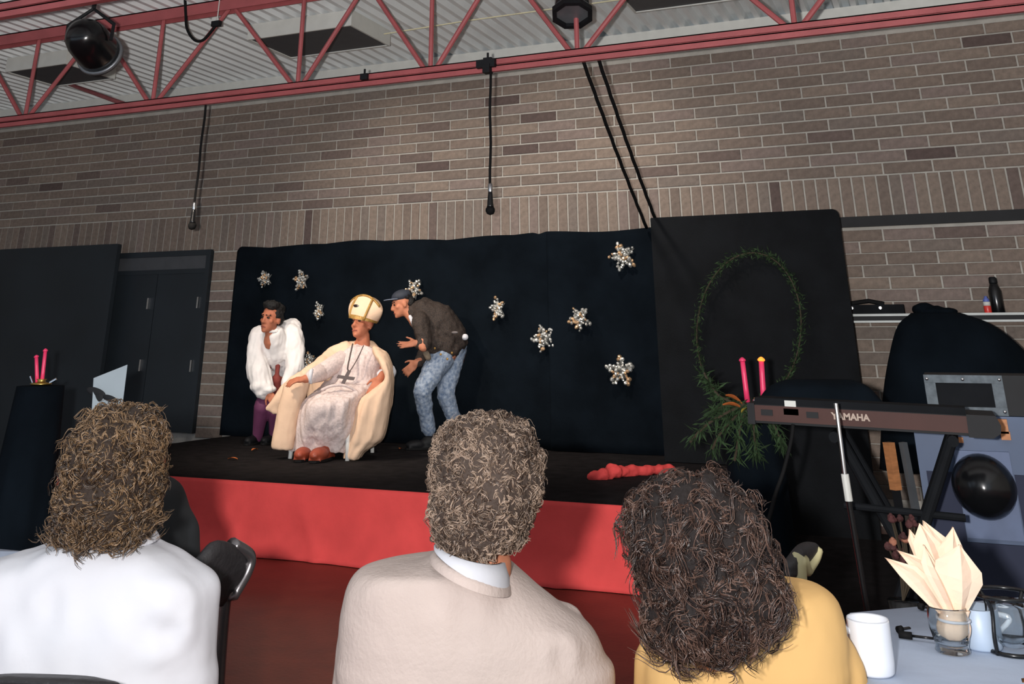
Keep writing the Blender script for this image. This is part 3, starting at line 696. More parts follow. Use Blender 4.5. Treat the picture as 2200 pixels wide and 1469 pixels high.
# second pair at the left
dP = 6.2
pl = A(88, 826, dP)
ped2 = thing('draped_pedestal', 'dim dark draped pedestal carrying the far left candles', 'pedestal', (pl[0], pl[1], 0))
rings = []
for i in range(13):
    t = i/12; r = .2-.07*t; rings.append([(pl[0]+r*(1+.07*(1-t)*math.sin(16*PI*j/48))*math.cos(2*PI*j/48), pl[1]+r*(1+.07*(1-t)*math.sin(16*PI*j/48))*math.sin(2*PI*j/48), .003+(pl[2]-.01)*t) for j in range(48)])
MB().loft(rings).build('drape', M['black_cloth'], ped2, True)
ch = thing('candle_holder', 'small gold candle holder at the far left', 'candle holder', tuple(pl))
MB().lathe([(.055, -.002), (.06, .006), (.03, .012), (.02, .02), (.03, .03)], 20, at=pl).build('dish', mat('gold_metal', rgb(200, 165, 90), .3, metal=1), ch, True)
MB().tube([pl+RT*.05+ZU*.01, pl+RT*.085+ZU*.03], .008, 6).tube([pl-RT*.05+ZU*.01, pl-RT*.07+ZU*.045], .006, 6).build('arm', M['chrome'], ch)
candle(A(80, 822, dP), A(78, 762, dP), .011, 'shorter pink candle at the far left', False, 'pink')
candle(A(90, 822, dP), A(98, 748, dP), .011, 'taller leaning pink candle at the far left', False, 'pink')
# sheet of music on a stand
dS = 5.2
sp = [A(201, 812, dS), A(274, 783, dS+.08), A(262, 880, dS+.03), A(196, 905, dS-.05)]
mt = thing('music_stand', 'dark stand behind the curly woman holding a white sheet', 'music stand', tuple(np.mean(sp, 0)*np.array([1, 1, 0])))
cen = np.mean(sp, 0); nrm = unit(np.cross(sp[1]-sp[0], sp[3]-sp[0])); nrm = nrm if nrm@HD > 0 else -nrm
bk = [cen+(p-cen)*.97+nrm*.012 for p in sp]; bk2 = [p+nrm*.008 for p in bk]
MB().add(bk+bk2, [(0, 3, 2, 1), (4, 5, 6, 7), (0, 1, 5, 4), (1, 2, 6, 5), (2, 3, 7, 6), (3, 0, 4, 7)]).build('desk', M['black'], mt)
MB().tube([cen+nrm*.02, np.array([cen[0], cen[1], .05])+nrm*.02*np.array([1, 1, 0])], .012, 8).build('pole', M['black'], mt)
for q in range(3):
    a = q*2*PI/3; MB().tube([(cen[0], cen[1], .2), (cen[0]+.25*math.cos(a), cen[1]+.25*math.sin(a), .012)], .01, 6).build('leg', M['black'], mt)
sheet = thing('music_sheet', 'white paper sheet on the dark stand at the left', 'paper', tuple(cen))
p2_ = [p+nrm*.002 for p in sp]
MB().add(sp+p2_, [(0, 3, 2, 1), (4, 5, 6, 7), (0, 1, 5, 4), (1, 2, 6, 5), (2, 3, 7, 6), (3, 0, 4, 7)]).build('page', mat('paper_blue_white', rgb(150, 162, 170), .8, var=.04), sheet)
bm_ = MB()
for x, y, w, h in ((206, 842, 22, 8), (236, 856, 18, 6), (212, 852, 10, 10)):
    q = A(x, y, dS-.012); bm_.ell(q, (w/430, .004, h/430), R=rotm(YAW, 0, .3))
bm_.build('clip', M['black'], sheet)

# ================================================================ BLUE SPEAKER
M['blue'] = mat('blue_paint', rgb(60, 78, 108), .55, var=.12, scale=4)
M['blue_dark'] = mat('navy_cloth', rgb(34, 40, 62), .8, var=.15, scale=4)
M['wood'] = mat('orange_wood', rgb(168, 112, 70), .6, var=.2, scale=14, stretch=(1, 1, 6))
YSP = 5.55
def S(px_, py_): return AY(px_, py_, YSP)
s0 = S(1968, 960)[0]; s1 = s0+.72; zt_ = S(2080, 893)[2]
spk = thing('loudspeaker', 'tall blue loudspeaker cabinet with a round black dome at the right', 'loudspeaker', ((s0+s1)/2, YSP+.25, 0))
MB().box((s0, YSP, 0), (s1, YSP+.5, zt_)).build('cabinet', M['blue'], spk)
MB().box((s0+.03, YSP-.012, .05), (s0+.16, YSP+.002, zt_-.24)).build('grille_cloth', M['blue_dark'], spk)
MB().box((S(2160, 1000)[0]+.03, YSP-.012, .05), (s1-.02, YSP+.002, zt_-.24)).build('grille_cloth', M['blue_dark'], spk)
q0, q1 = S(2050, 975), S(2168, 975)
MB().box((q0[0], YSP-.02, S(2100, 1155)[2]), (q1[0], YSP+.002, S(2100, 968)[2])).build('baffle', mat('slate_blue', rgb(84, 98, 128), .6), spk)
MB().box((s0+.02, YSP-.015, .03), (s1-.02, YSP+.002, S(2100, 1165)[2])).build('kick_panel', M['blue_dark'], spk)
dc = S(2113, 1043); rr = .135
dome = MB().lathe([(rr, .0), (rr*1.0, .02), (rr*.92, .06), (rr*.7, .1), (rr*.4, .125), (rr*.1, .135), (.002, .136)], 36, at=(dc[0], YSP-.02, dc[2]), R=rotm(0, PI/2)).build('dome', M['black_gloss'], spk, True, label='glossy round black dome')
for x, y, w, h in ((2155, 915, .038, .06), (2160, 935, .04, .035), (2058, 944, .045, .022)):
    c = S(x, y); MB().box((c[0]-w/2, YSP-.03, c[2]-h/2), (c[0]+w/2, YSP+.002, c[2]+h/2)).build('wood_block', M['wood'], spk)
rk = thing('rack_unit', 'black equipment rack with metal framed window on the blue loudspeaker', 'rack', ((s0+s1)/2, YSP+.22, zt_))
r0, r1 = S(1990, 850), S(2160, 850); rz0, rz1 = zt_+.002, S(2080, 806)[2]
MB().box((r0[0]-.0, YSP+.03, rz0), (r1[0]+.12, YSP+.45, rz1)).build('case', M['black'], rk)
fr = MB(); t_ = .035; X0, X1 = r0[0], r1[0]
fr.box((X0, YSP+.015, rz1-t_), (X1, YSP+.0295, rz1)).box((X0, YSP+.015, rz0), (X1, YSP+.0295, rz0+t_)).box((X0, YSP+.0155, rz0+t_+.0003), (X0+t_*1.4, YSP+.0295, rz1-t_-.0003)).box((X1-t_*1.4, YSP+.0155, rz0+t_+.0003), (X1, YSP+.0295, rz1-t_-.0003))
fr.build('frame', mat('dull_aluminium', rgb(96, 104, 110), .75, var=.25, scale=30, spec=.2), rk)
for q in (.04, .5, .96):
    for z in (rz1-.018, rz0+.018): MB().ell((X0+(X1-X0)*q, YSP+.012, z), (.008, .006, .008), n=6).build('screw', M['chrome'], rk, True)
MB().box((X0+t_*1.4, YSP+.024, rz0+t_), (X1-t_*1.4, YSP+.029, rz1-t_)).build('window', M['black_matte'], rk)
# bits between stand and speaker: guitar-like wooden neck, grey box, dark bouquet
wn = thing('wooden_prop', 'narrow orange wooden board leaning behind the keyboard stand', 'board', tuple(A(1930, 1060, 5.3)*np.array([1, 1, 0])))
a_, b_ = A(1909, 950, 5.3), A(1925, 1052, 5.3); fl_ = a_+(b_-a_)*(a_[2]/(a_[2]-b_[2]))
MB().tube([a_, b_], .028, 4).build('board', M['wood'], wn); MB().tube([b_, fl_], .02, 4).build('foot', M['black'], wn)
MB().tube([a_+RT*.07, fl_+RT*.1], .02, 4).build('side_rail', M['grey_metal'], wn)
# bouquet
bq = thing('flower_bunch', 'dark bunch of dried flowers low beside the keyboard stand', 'flowers', tuple(A(1940, 1150, 4.5)*np.array([1, 1, 0])))
M['dried'] = mat('dried_flower', rgb(70, 34, 34), .8, var=.4, scale=20); M['dried2'] = mat('dried_pale', rgb(150, 98, 76), .8)
rs = random.Random(4)
for i in range(22):
    p = A(rs.uniform(1905, 1965), rs.uniform(1105, 1215), 4.5+rs.uniform(-.08, .08)); q = A(1940, 1290, 4.5)
    s_ = MB().tube([p, (p+q)/2+RT*.02, q], .004, 5).build('stalk', M['stem'], bq)
    MB().ell(p, (.016, .016, .01), rotm(i, i*.7, 0), n=5).ell(p+ZU*.008, (.009, .009, .01), n=5).build('bloom', M['dried2'] if i in (3, 9) else M['dried'], s_)
fb = A(1940, 1290, 4.5); MB().lathe([(.05, 0), (.06, .01), (.045, fb[2]*.5), (.06, fb[2])], 20, at=(fb[0], fb[1], 0.001)).build('vase', M['black_gloss'], bq, True)
# red cloth left on stage
mb = MB()
pts = [AZ(1272, 1024, ZS+.02), AZ(1300, 1020, ZS+.03), AZ(1325, 1012, ZS+.04), AZ(1360, 1012, ZS+.03), AZ(1400, 1010, ZS+.03), AZ(1440, 1010, ZS+.02)]
for a, b in zip(pts, pts[1:]): mb.cap(a, b, .035, .04)
mb.ell(AZ(1318, 1010, ZS+.05), (.07, .06, .045))
rbuild(mb, 'red_cloth', M['red_cloth'], None, .012, 3, .014, 16, label='crumpled strip of red cloth lying on the black stage', cat='cloth')
for i, (x, y) in enumerate(((541, 966), (510, 985), (862, 962), (880, 954))):
    c = AZ(x, y, ZS+.012); leaf(c, .09 if i < 2 else .06, .02, rotm(i*1.7), M['orange_leaf'] if i != 3 else M['white_paint'], None, 'dry_leaf' if i != 3 else 'paper_scrap')
    o = bpy.context.scene.collection.objects[-1]; o['category'] = 'leaf' if i != 3 else 'paper'
    o['label'] = ['dry orange leaf on stage at the left actor\'s shoe', 'dry orange leaf nearer the stage front left', 'small dry leaf on stage right of the white chair', 'small curl of white paper on stage near the denim actor'][i]
# ================================================================ PEOPLE: shared pieces
def head_blobs(mb, c, R, s=1., neck=True):
    def L(p): return c+R@(np.array(p)*s)
    def E(p, r): mb.ell(L(p), tuple(np.array(r)*s), R, n=12)
    E((0, -.012, .035), (.076, .096, .088)); E((0, .02, -.03), (.062, .072, .082)); E((0, .05, -.07), (.045, .04, .045))
    E((0, .072, -.098), (.024, .02, .018)); E((0, .078, .028), (.05, .02, .018))
    mb.cap(L((0, .088, .012)), L((0, .106, -.028)), .011*s, .0155*s, 8); E((.012, .092, -.033), (.011, .013, .009)); E((-.012, .092, -.033), (.011, .013, .009))
    E((0, .082, -.062), (.024, .014, .007)); E((0, .08, -.074), (.02, .013, .008))
    E((.045, .055, -.02), (.02, .022, .02)); E((-.045, .055, -.02), (.02, .022, .02))
    for q in (-1, 1): E((q*.076, -.012, -.012), (.010, .021, .033))
    if neck: mb.cap(L((0, -.02, -.07)), L((0, -.045, -.19)), .052*s, .06*s, 12)
def face_parts(c, R, s, parent, glasses=False):
    def L(p): return c+R@(np.array(p)*s)
    for q in (-1, 1):
        MB().ell(L((q*.031, .083, .006)), (.014*s, .008*s, .008*s), R, n=8).build('eye', M['eye'], parent, True)
        MB().cap(L((q*.014, .094, .026)), L((q*.05, .078, .028)), .0055*s, .004*s, 6).build('eyebrow', M['brow'], parent, True)
    MB().cap(L((-.02, .093, -.068)), L((.02, .093, -.068)), .0045*s, n=6).build('mouth', M['lip'], parent, True)
def hand_blobs(mb, w, fwd, back, thumb=1, s=1., curl=.5, spread=.12):
    R = frame(fwd, back)                               # right, forward (fingers), up (back of hand)
    def L(p): return w+R@(np.array(p)*s)
    mb.cap(L((0, -.03, 0)), L((0, .02, 0)), .028*s, .03*s, 10)
    mb.ell(L((0, .055, 0)), (.042*s, .05*s, .017*s), R, n=10)
    for i, (x, ln) in enumerate(((-.031, .062), (-.0105, .075), (.0105, .08), (.031, .07))):
        i_ = i if thumb > 0 else 3-i
        x = x*1.; a = x/.031*spread; ln = (.062, .075, .08, .07)[i_]
        p0 = np.array([x, .09, 0]); d1 = np.array([math.sin(a), math.cos(a)*math.cos(curl*.5), -math.sin(curl*.5)]); p1 = p0+d1*ln*.5
        d2 = np.array([math.sin(a), math.cos(a)*math.cos(curl*1.4), -math.sin(curl*1.4)]); p2_ = p1+d2*ln*.5
        mb.cap(L(p0-d1*.02), L(p1), .0098*s, .009*s, 8); mb.cap(L(p1), L(p2_), .009*s, .0072*s, 8)
    t = thumb; q0 = np.array([t*.03, .02, -.002]); q1 = q0+np.array([t*.032, .032, -.008]); q2 = q1+np.array([t*.012, .032, -.008])
    mb.cap(L(q0), L(q1), .0135*s, .011*s, 8); mb.cap(L(q1), L(q2), .011*s, .0085*s, 8)
def limb(mb, pts, rs, n=12):
    for (a, b, r1, r2) in zip(pts, pts[1:], rs, rs[1:]): mb.cap(a, b, r1, r2, n)
def shoe(parent, heel, toe, m, s=1.):
    d = unit((toe-heel)*np.array([1, 1, 0])); R = frame(d); mb = MB(); L = np.linalg.norm(toe-heel)
    mb.ell(heel+d*L*.22+ZU*.045*s, (.042*s, L*.3, .05*s), R); mb.ell(heel+d*L*.66+ZU*.03*s, (.048*s, L*.36, .036*s), R); mb.box((-.036*s, 0, -.005), (.036*s, L*.93, .02), R=R, at=heel)
    o = rbuild(mb, 'shoe', m, parent, .008, 4)
    MB().loft([[heel+R@np.array([.05*s*math.copysign(abs(math.cos(w))**.8, math.cos(w)), L*.5+L*.53*math.sin(w), z]) for w in np.linspace(0, 2*PI, 21)[:-1]] for z in (-.008, .008)]).build('sole', M['rubber'], o)
    return o
DEN = bpy.data.materials  # noqa

# ================================================================ SEATED ACTOR IN CREAM ROBES
d0 = 9.4
# white chair first
chs = thing('stage_chair', 'white chair under the seated robed actor', 'chair', tuple(AZ(720, 975, ZS)))
lg = [AZ(623, 985, ZS), AZ(746, 990, ZS), AZ(800, 972, ZS), AZ(690, 960, ZS)]
zst = ZS+.43
M['white_plastic'] = mat('white_plastic', rgb(226, 226, 222), .4, var=.03)
for p in lg: MB().tube([p, p+np.array([0, 0, .43])+(np.mean(lg, 0)-p)*.08], [.018, .024], 10).build('leg', M['white_plastic'], chs, True)
cs = np.mean(lg, 0); 
MB().loft([[cs+RT*.26*math.cos(w)+HD*.26*math.sin(w)+ZU*(.42+z) for w in np.linspace(0, 2*PI, 25)[:-1]] for z in (0, .012, .03)]).build('seat', M['white_plastic'], chs, True)
bb = cs+HD*.27+RT*.05
MB().loft([[bb+RT*(.22-.04*t)*q+HD*(.03*math.cos(q*1.2)+.14*t+e)+ZU*(.45+.42*t) for q, e in ((-1, 0), (-.5, 0), (0, 0), (.5, 0), (1, 0), (1, .025), (.5, .025), (0, .025), (-.5, .025), (-1, .025))] for t in np.linspace(0, 1, 7)]).build('backrest', M['white_plastic'], chs, True)

bi = thing('person', 'seated person in cream cape and white gown with tall gold edged hat', 'person', tuple(AZ(690, 985, ZS)))
hc = A(779, 697, d0); hf = unit(-HD*.80-RT*.50+ZU*.22); HR = frame(hf, unit(ZU-RT*.10)); hs = 1.12
mb = MB(); head_blobs(mb, hc, HR, hs)
limb(mb, [A(777, 735, d0), A(776, 752, d0+.03), A(765, 790, d0+.05), A(748, 850, d0)], [.06, .1, .135, .15])
shL, shR = A(728, 768, d0), A(818, 772, d0)
mb.cap(shL, shR, .07, .07)
wL, wR = A(661, 813, 8.98), A(817, 811, 9.08)
limb(mb, [shL, A(690, 802, 9.2), wL], [.06, .045, .032]); limb(mb, [shR, A(832, 815, 9.3), wR], [.06, .045, .032])
hand_blobs(mb, wL, unit(-RT*.93-ZU*.12-HD*.3), unit(ZU-HD*.35), 1, 1.15, .55)
hand_blobs(mb, wR, unit(-RT*.45-ZU*.8-HD*.3), unit(-HD*.9+ZU*.45-RT*.1), 1, 1.1, .35)
kL, kR = A(676, 876, 9.08), A(728, 876, 9.08); aL, aR = A(662, 962, 9.2), A(700, 962, 9.2)
limb(mb, [A(738, 855, 9.38), kL, aL], [.09, .055, .04]); limb(mb, [A(758, 855, 9.38), kR, aR], [.09, .055, .04])
rbuild(mb, 'body', M['skin_dark'], bi, .0085, 3)
face_parts(hc, HR, hs, bi)
M['shoe_red'] = mat('red_brown_leather', rgb(150, 66, 44), .5, var=.15, scale=20)
shoe(bi, AZ(668, 982, ZS)+ZU*.012, AZ(640, 994, ZS)+ZU*.012, M['shoe_red'], 1.4); shoe(bi, AZ(708, 984, ZS)+ZU*.012, AZ(672, 996, ZS)+ZU*.012, M['shoe_red'], 1.45)
# gown
def grip(w, t): return .05*t*math.sin(6*w+1)+.05*max(0, t-.3)*math.sin(11*w+.5)
mb = MB(); mb.loft(sil([(741, 758, 796, .18, .02), (752, 738, 812, .26, .0), (780, 716, 822, .32, -.02), (815, 700, 816, .36, -.02), (838, 682, 802, .56, -.12), (862, 656, 782, .74, -.18), (905, 642, 778, .68, -.18), (945, 632, 772, .5, -.16), (968, 622, 768, .44, -.14)], d0, n=72, k=6, ripple=grip))
rbuild(mb, 'gown', M['gown'], bi, .011, 2, .016, 14, flow=(1, 1, .25))
MB().tube(catmull([A(690, 838, 8.98), A(712, 829, 8.96), A(740, 828, 8.98), A(765, 840, 9.02), A(775, 856, 9.05)], 5), .012, 6).build('waist_trim', M['gown'], bi, True)
mb = MB(); limb(mb, [A(735, 772, d0-.06), A(690, 800, 9.14), A(668, 809, 9.0)], [.08, .075, .055]); mb.build('sleeve_core', M['gown'], bi, True)
mb = MB().lathe([(.05, -.015), (.06, -.005), (.062, .01), (.05, .02)], 20, at=A(668, 808, 9.0), R=np.stack([RT*0+HD, ZU, RT], 1)); mb.build('lace_cuff', M['white_shirt'], bi, True)
mb = MB(); mb.ell(A(826, 805, 9.14), (.07, .06, .055)); mb.ell(A(836, 800, 9.2), (.06, .07, .07)); rbuild(mb, 'lace_cuff', M['white_shirt'], bi, .01, 3, .006, 30)
# cape
mb = MB()
mb.loft(sil([(733, 750, 800, .2, .1), (742, 735, 810, .3, .1), (758, 706, 824, .36, .11), (785, 680, 840, .34, .12), (820, 665, 845, .3, .14), (870, 660, 842, .24, .2), (925, 665, 828, .2, .25), (950, 680, 820, .16, .27)], d0, n=48))
limb(mb, [A(742, 748, d0), A(716, 764, d0-.02), A(683, 786, 9.2), A(654, 804, 9.08)], [.07, .075, .06, .042])            # over the arm
mb.loft(sil([(800, 640, 668, .1), (820, 612, 664, .16), (850, 604, 656, .18), (900, 594, 642, .16), (958, 583, 630, .12), (966, 600, 628, .08)], 9.12, n=32))
mb.loft(sil([(806, 634, 660, .06), (830, 606, 640, .1), (855, 588, 622, .1), (878, 570, 604, .05), (890, 592, 610, .03)], 9.3, n=28))
mb.loft(sil([(744, 800, 812, .15, .1), (760, 802, 832, .24, .05), (785, 816, 842, .28), (812, 826, 845, .3), (836, 800, 844, .34), (860, 772, 841, .36), (900, 758, 834, .36), (940, 746, 824, .34), (955, 742, 806, .3), (972, 740, 784, .28), (984, 738, 776, .26)], 9.12, n=44, ripple=lambda w, t: .07*t*math.sin(9*w)))
mb.loft(sil([(742, 750, 764, .1, .05), (756, 728, 756, .16, -.02), (778, 712, 736, .18, -.06), (800, 700, 722, .16, -.08), (818, 692, 712, .12, -.1)], d0, n=24))
rbuild(mb, 'cape', M['cream'], bi, .011, 3, .012, 9, flow=(1, 1, .3))
# hat: two pointed shields
Hu = unit(ZU*.90+RT*.30+HD*.25); HFh = frame(unit(-HD*.86-RT*.45+ZU*.1), Hu); hb = A(781, 684, d0)
def mit(phi, t, grow=1.):
    sp = abs(math.sin(phi))**1.6; h = t*(.11+.105*sp)
    return hb+HFh@(np.array([.128*(1+.9*t*(1-.5*t))*math.cos(phi)*grow, .125*(1+.1*t-.72*t**1.8)*math.sin(phi)*grow, h-.02]))
hat = MB().loft([[mit(2*PI*j/64, t) for j in range(64)] for t in np.linspace(0, 1, 12)]).build('tall_hat', M['cream'], bi, True, label='tall cream pointed hat edged in gold')
MB().loft([[mit(2*PI*j/64, t, 1.02) for j in range(64)] for t in (0, .16)]+[[mit(2*PI*j/64, t, .985) for j in range(64)] for t in (.16, 0)], caps=False).build('hat_band', M['gold'], hat, True)
for ph in (.95, PI-.95):
    MB().tube([mit(ph+(PI/2-ph)*t*.25, t, 1.015) for t in np.linspace(0, 1, 9)], .0125, 6).build('hat_stripe', M['gold'], hat, True)
MB().tube([mit(p, .99, 1.0) for p in np.linspace(.5, PI-.5, 15)], .011, 6).build('hat_edge', M['gold'], hat, True)
MB().ell(mit(1.35, .52, 1.0), (.034, .008, .014), HFh, n=8).build('hat_emblem', M['eye'], hat)
# necklace and cross
dn = 9.14
cc = A(743, 811, dn-.02)
ex = unit(RT*.93-ZU*.12); ez = unit(ZU*.85+RT*.42)
M['cross'] = mat('dark_grey_metal', rgb(84, 72, 70), .5, metal=.2)
crs = MB(); Rc = np.stack([ex, HD, ez], 1)
crs.box((-.075, -.008, -.014), (.075, .008, .014), R=Rc, at=cc).box((-.015, -.009, -.085), (.015, .009, .06), R=Rc, at=cc)
crs.build('cross', M['cross'], bi)
MB().tube(catmull([A(758, 738, dn+.05), A(752, 765, dn), A(747, 790, dn-.02), cc+ez*.055], 4), .007, 5).tube(catmull([A(781, 742, dn+.05), A(768, 770, dn), A(755, 792, dn-.02), cc+ez*.055], 4), .0045, 5).build('necklace', M['cross'], bi, True)

# ================================================================ LEFT ACTOR, WHITE PUFFED SHIRT
d1 = 10.35
lm = thing('person', 'bending person in puffed white shirt and purple tights on stage', 'person', tuple(AZ(565, 945, ZS)))
hc = A(583, 684, d1-.25); hf = unit(-HD*.86-RT*.42+ZU*.02); HR = frame(hf, unit(ZU-HD*.12+RT*.06)); hs = 1.14
mb = MB(); head_blobs(mb, hc, HR, hs)
limb(mb, [A(588, 712, d1-.2), A(594, 735, d1-.1), A(602, 790, d1+.1), A(600, 830, d1+.18)], [.06, .12, .13, .13])
shL, shR = A(556, 722, d1-.1), A(628, 716, d1-.05); mb.cap(shL, shR, .08, .08)
wl, wr = A(578, 842, d1-.25), A(612, 835, d1-.2)
limb(mb, [shL, A(550, 790, d1-.18), wl], [.06, .05, .035]); limb(mb, [shR, A(642, 785, d1-.12), wr], [.06, .05, .035])
hand_blobs(mb, wl, unit(RT*.5-ZU*.8-HD*.2), unit(-HD), 1, 1., .6); hand_blobs(mb, wr, unit(-RT*.4-ZU*.8), unit(-HD), -1, 1., .6)
lk, la = A(563, 872, d1-.12), A(553, 940, d1+.1); rk_, ra = A(592, 880, d1-.1), A(588, 935, d1+.15)
limb(mb, [A(585, 835, d1+.18), lk, la], [.1, .065, .04]); limb(mb, [A(606, 835, d1+.2), rk_, ra], [.1, .065, .04])
rbuild(mb, 'body', M['skin_dark'], lm, .0085, 3); face_parts(hc, HR, hs, lm)
mb = MB()
for p, r in (((0, -.035, .075), (.082, .085, .06)), ((0, .03, .104), (.078, .066, .042)), ((.06, -.02, .04), (.026, .06, .055)), ((-.06, -.02, .04), (.026, .06, .055)), ((0, -.075, .0), (.068, .05, .08))): mb.ell(hc+HR@(np.array(p)*hs), tuple(np.array(r)*hs), HR)
rbuild(mb, 'hair', M['brow'], lm, .009, 2, .012, 30)
mb = MB()
limb(mb, [A(590, 722, d1-.16), A(596, 745, d1-.06), A(604, 785, d1+.1)], [.12, .16, .15]); mb.cap(shL, shR, .095, .1)
limb(mb, [shL, A(551, 752, d1-.14), A(556, 800, d1-.2), A(564, 832, d1-.22)], [.1, .095, .115, .1]); mb.ell(A(562, 828, d1-.22), (.115, .11, .07))
limb(mb, [shR, A(634, 748, d1-.1), A(634, 790, d1-.14), A(616, 824, d1-.18)], [.1, .1, .09, .06]); mb.ell(A(626, 704, d1+.02), (.1, .11, .09))
mb.ell(A(572, 836, d1-.22), (.1, .1, .045))
rbuild(mb, 'shirt', M['white_linen'], lm, .011, 3, .016, 11, flow=(1, 1, .4))
MB().lathe([(.066, -.012), (.072, 0), (.064, .014)], 24, at=A(587, 712, d1-.22), R=frame(unit(-HD), unit(ZU-HD*.4))).build('collar', M['white_linen'], lm, True)
M['sash'] = mat('maroon_sash', rgb(124, 52, 46), .8, var=.15); M['purple'] = mat('purple_tights', rgb(112, 56, 92), .7, var=.1)
mb = MB(); mb.cap(A(578, 785, d1-.06), A(614, 776, d1-.05), .034, .034); mb.cap(A(597, 784, d1-.1), A(594, 815, d1-.12), .026, .018); mb.cap(A(594, 815, d1-.1), A(598, 838, d1-.05), .05, .05); rbuild(mb, 'sash', M['sash'], lm, .009, 3)
mb = MB(); limb(mb, [A(588, 838, d1+.12), lk, la], [.12, .078, .05]); limb(mb, [A(606, 838, d1+.2), rk_, ra], [.11, .07, .048]); mb.ell(A(597, 832, d1+.16), (.14, .12, .1)); rbuild(mb, 'tights', M['purple'], lm, .01, 4)
for a in (la, ra): 
    q = np.array([a[0], a[1], ZS+.012]); shoe(lm, q+HD*.05, q-HD*.2-RT*.06, M['black'], 1.)

# ================================================================ RIGHT ACTOR, JACKET AND JEANS
d2 = 9.95
rm = thing('person', 'person in dark speckled jacket, cap and faded jeans bending towards the seated actor', 'person', tuple(AZ(940, 955, ZS)))
hc = A(864, 653, d2); hf = unit(-RT*.93-HD*.25-ZU*.22); HR = frame(hf, unit(ZU*.97-RT*.22)); hs = 1.0
mb = MB(); head_blobs(mb, hc, HR, hs, neck=False); mb.cap(A(872, 664, d2), A(896, 690, d2), .055, .065)
hip = A(972, 745, d2+.05)
limb(mb, [A(897, 690, d2), A(930, 705, d2), hip], [.08, .1, .1])
w1, w2 = A(896, 737, d2-.25), A(896, 779, d2-.1)
limb(mb, [A(903, 700, d2-.17), A(910, 745, d2-.25), w1], [.06, .045, .032]); limb(mb, [A(905, 705, d2+.15), A(915, 755, d2+.02), w2], [.06, .045, .032])
hand_blobs(mb, w1, unit(-RT*.95-ZU*.12-HD*.1), unit(HD*.55-ZU*.8), -1, 1.1, .15, .2)
hand_blobs(mb, w2, unit(-RT*.75-ZU*.6), unit(-HD*.8+RT*.2+ZU*.3), 1, 1.05, .6)
K1, A1 = A(907, 838, d2-.15), A(921, 925, d2-.02); K2, A2 = A(957, 846, d2+.02), A(982, 922, d2+.15)
limb(mb, [A(962, 755, d2-.02), K1, A1], [.1, .065, .042]); limb(mb, [A(980, 755, d2+.14), K2, A2], [.1, .065, .042])
rbuild(mb, 'body', M['skin'], rm, .0085, 3); face_parts(hc, HR, hs, rm)
mb = MB()
for p, r in (((0, -.03, .06), (.084, .088, .062)), ((0, -.075, .0), (.074, .05, .075))): mb.ell(hc+HR@(np.array(p)*hs), tuple(np.array(r)*hs), HR)
rbuild(mb, 'hair', M['brow'], rm, .009, 2, .008, 30)
M['cap_blue'] = mat('dark_cap', rgb(40, 46, 58), .7)
cp = rbuild(MB().ell(hc+HR@np.array([0, -.012, .072]), (.09, .105, .062), HR), 'cap', M['cap_blue'], rm, .01, 3)
MB().loft([[hc+HR@np.array([.075*math.cos(w), .085+.085*math.sin(w), .055+z+.012*math.sin(w)]) for w in np.linspace(0, 2*PI, 21)[:-1]] for z in (0, .007)]).build('brim', mat('grey_cap_brim', rgb(112, 124, 142), .5), cp)
mb = MB()
limb(mb, [A(892, 670, d2), A(912, 668, d2), A(942, 690, d2+.02), A(968, 728, d2+.05)], [.085, .125, .175, .17])
limb(mb, [A(903, 690, d2-.15), A(912, 738, d2-.22), A(902, 738, d2-.24)], [.09, .07, .055]); limb(mb, [A(905, 700, d2+.15), A(916, 752, d2+.04), A(902, 777, d2-.08)], [.09, .07, .055])
mb.cap(A(925, 730, d2-.06), A(962, 748, d2-.02), .13, .12); mb.cap(A(940, 735, d2+.06), A(975, 735, d2+.1), .13, .12); mb.cap(A(985, 725, d2), A(962, 765, d2-.05), .07, .05)
M['jacket'] = mat('speckled_jacket', rgb(24, 20, 20), .8, col2=rgb(66, 53, 45), scale=130, detail=2, bump=.3, bscale=80)
rbuild(mb, 'jacket', M['jacket'], rm, .011, 3, .012, 12)
mb = MB(); mb.cap(A(881, 680, d2-.17), A(901, 724, d2-.21), .018, .02); rbuild(mb, 'shirt_front', M['white_shirt'], rm, .008, 2)
rbuild(MB().ell(A(999, 724, d2-.04), (.035, .03, .03)), 'shirt_tail', M['white_shirt'], rm, .008, 2)
MB().ell(A(977, 714, d2-.16), (.035, .012, .012), n=8).build('jacket_patch', mat('grey_patch', rgb(110, 104, 104), .8), rm, True)
mb = MB(); mb.cap(A(912, 752, d2-.2), A(920, 768, d2-.18), .03, .03); rbuild(mb, 'waistband', mat('khaki_band', rgb(120, 108, 92), .8), rm, .009, 2)
for x, y in ((934, 748), (947, 761), (971, 758), (961, 771)): MB().ell(A(x, y, d2-.19), (.011, .008, .011), n=6).build('stud', M['gold'], rm, True)
mb = MB()
limb(mb, [A(950, 765, d2-.03), K1, A(914, 885, d2-.08), A(921, 922, d2-.02)], [.125, .085, .072, .068], 14); limb(mb, [A(978, 748, d2+.1), K2, A(970, 885, d2+.08), A(983, 920, d2+.15)], [.115, .085, .072, .068], 14)
mb.cap(A(935, 772, d2-.05), A(978, 745, d2+.08), .09, .12)
M['denim'] = mat('faded_denim', rgb(92, 112, 140), .85, col2=rgb(160, 172, 188), scale=40, detail=4, bump=.4, bscale=50)
rbuild(mb, 'jeans', M['denim'], rm, .0105, 3, .008, 16)
for a in (A1, A2):
    q = np.array([a[0], a[1], ZS+.012]); shoe(rm, q+RT*.07, q-RT*.2-HD*.08, M['black'], 1.1)
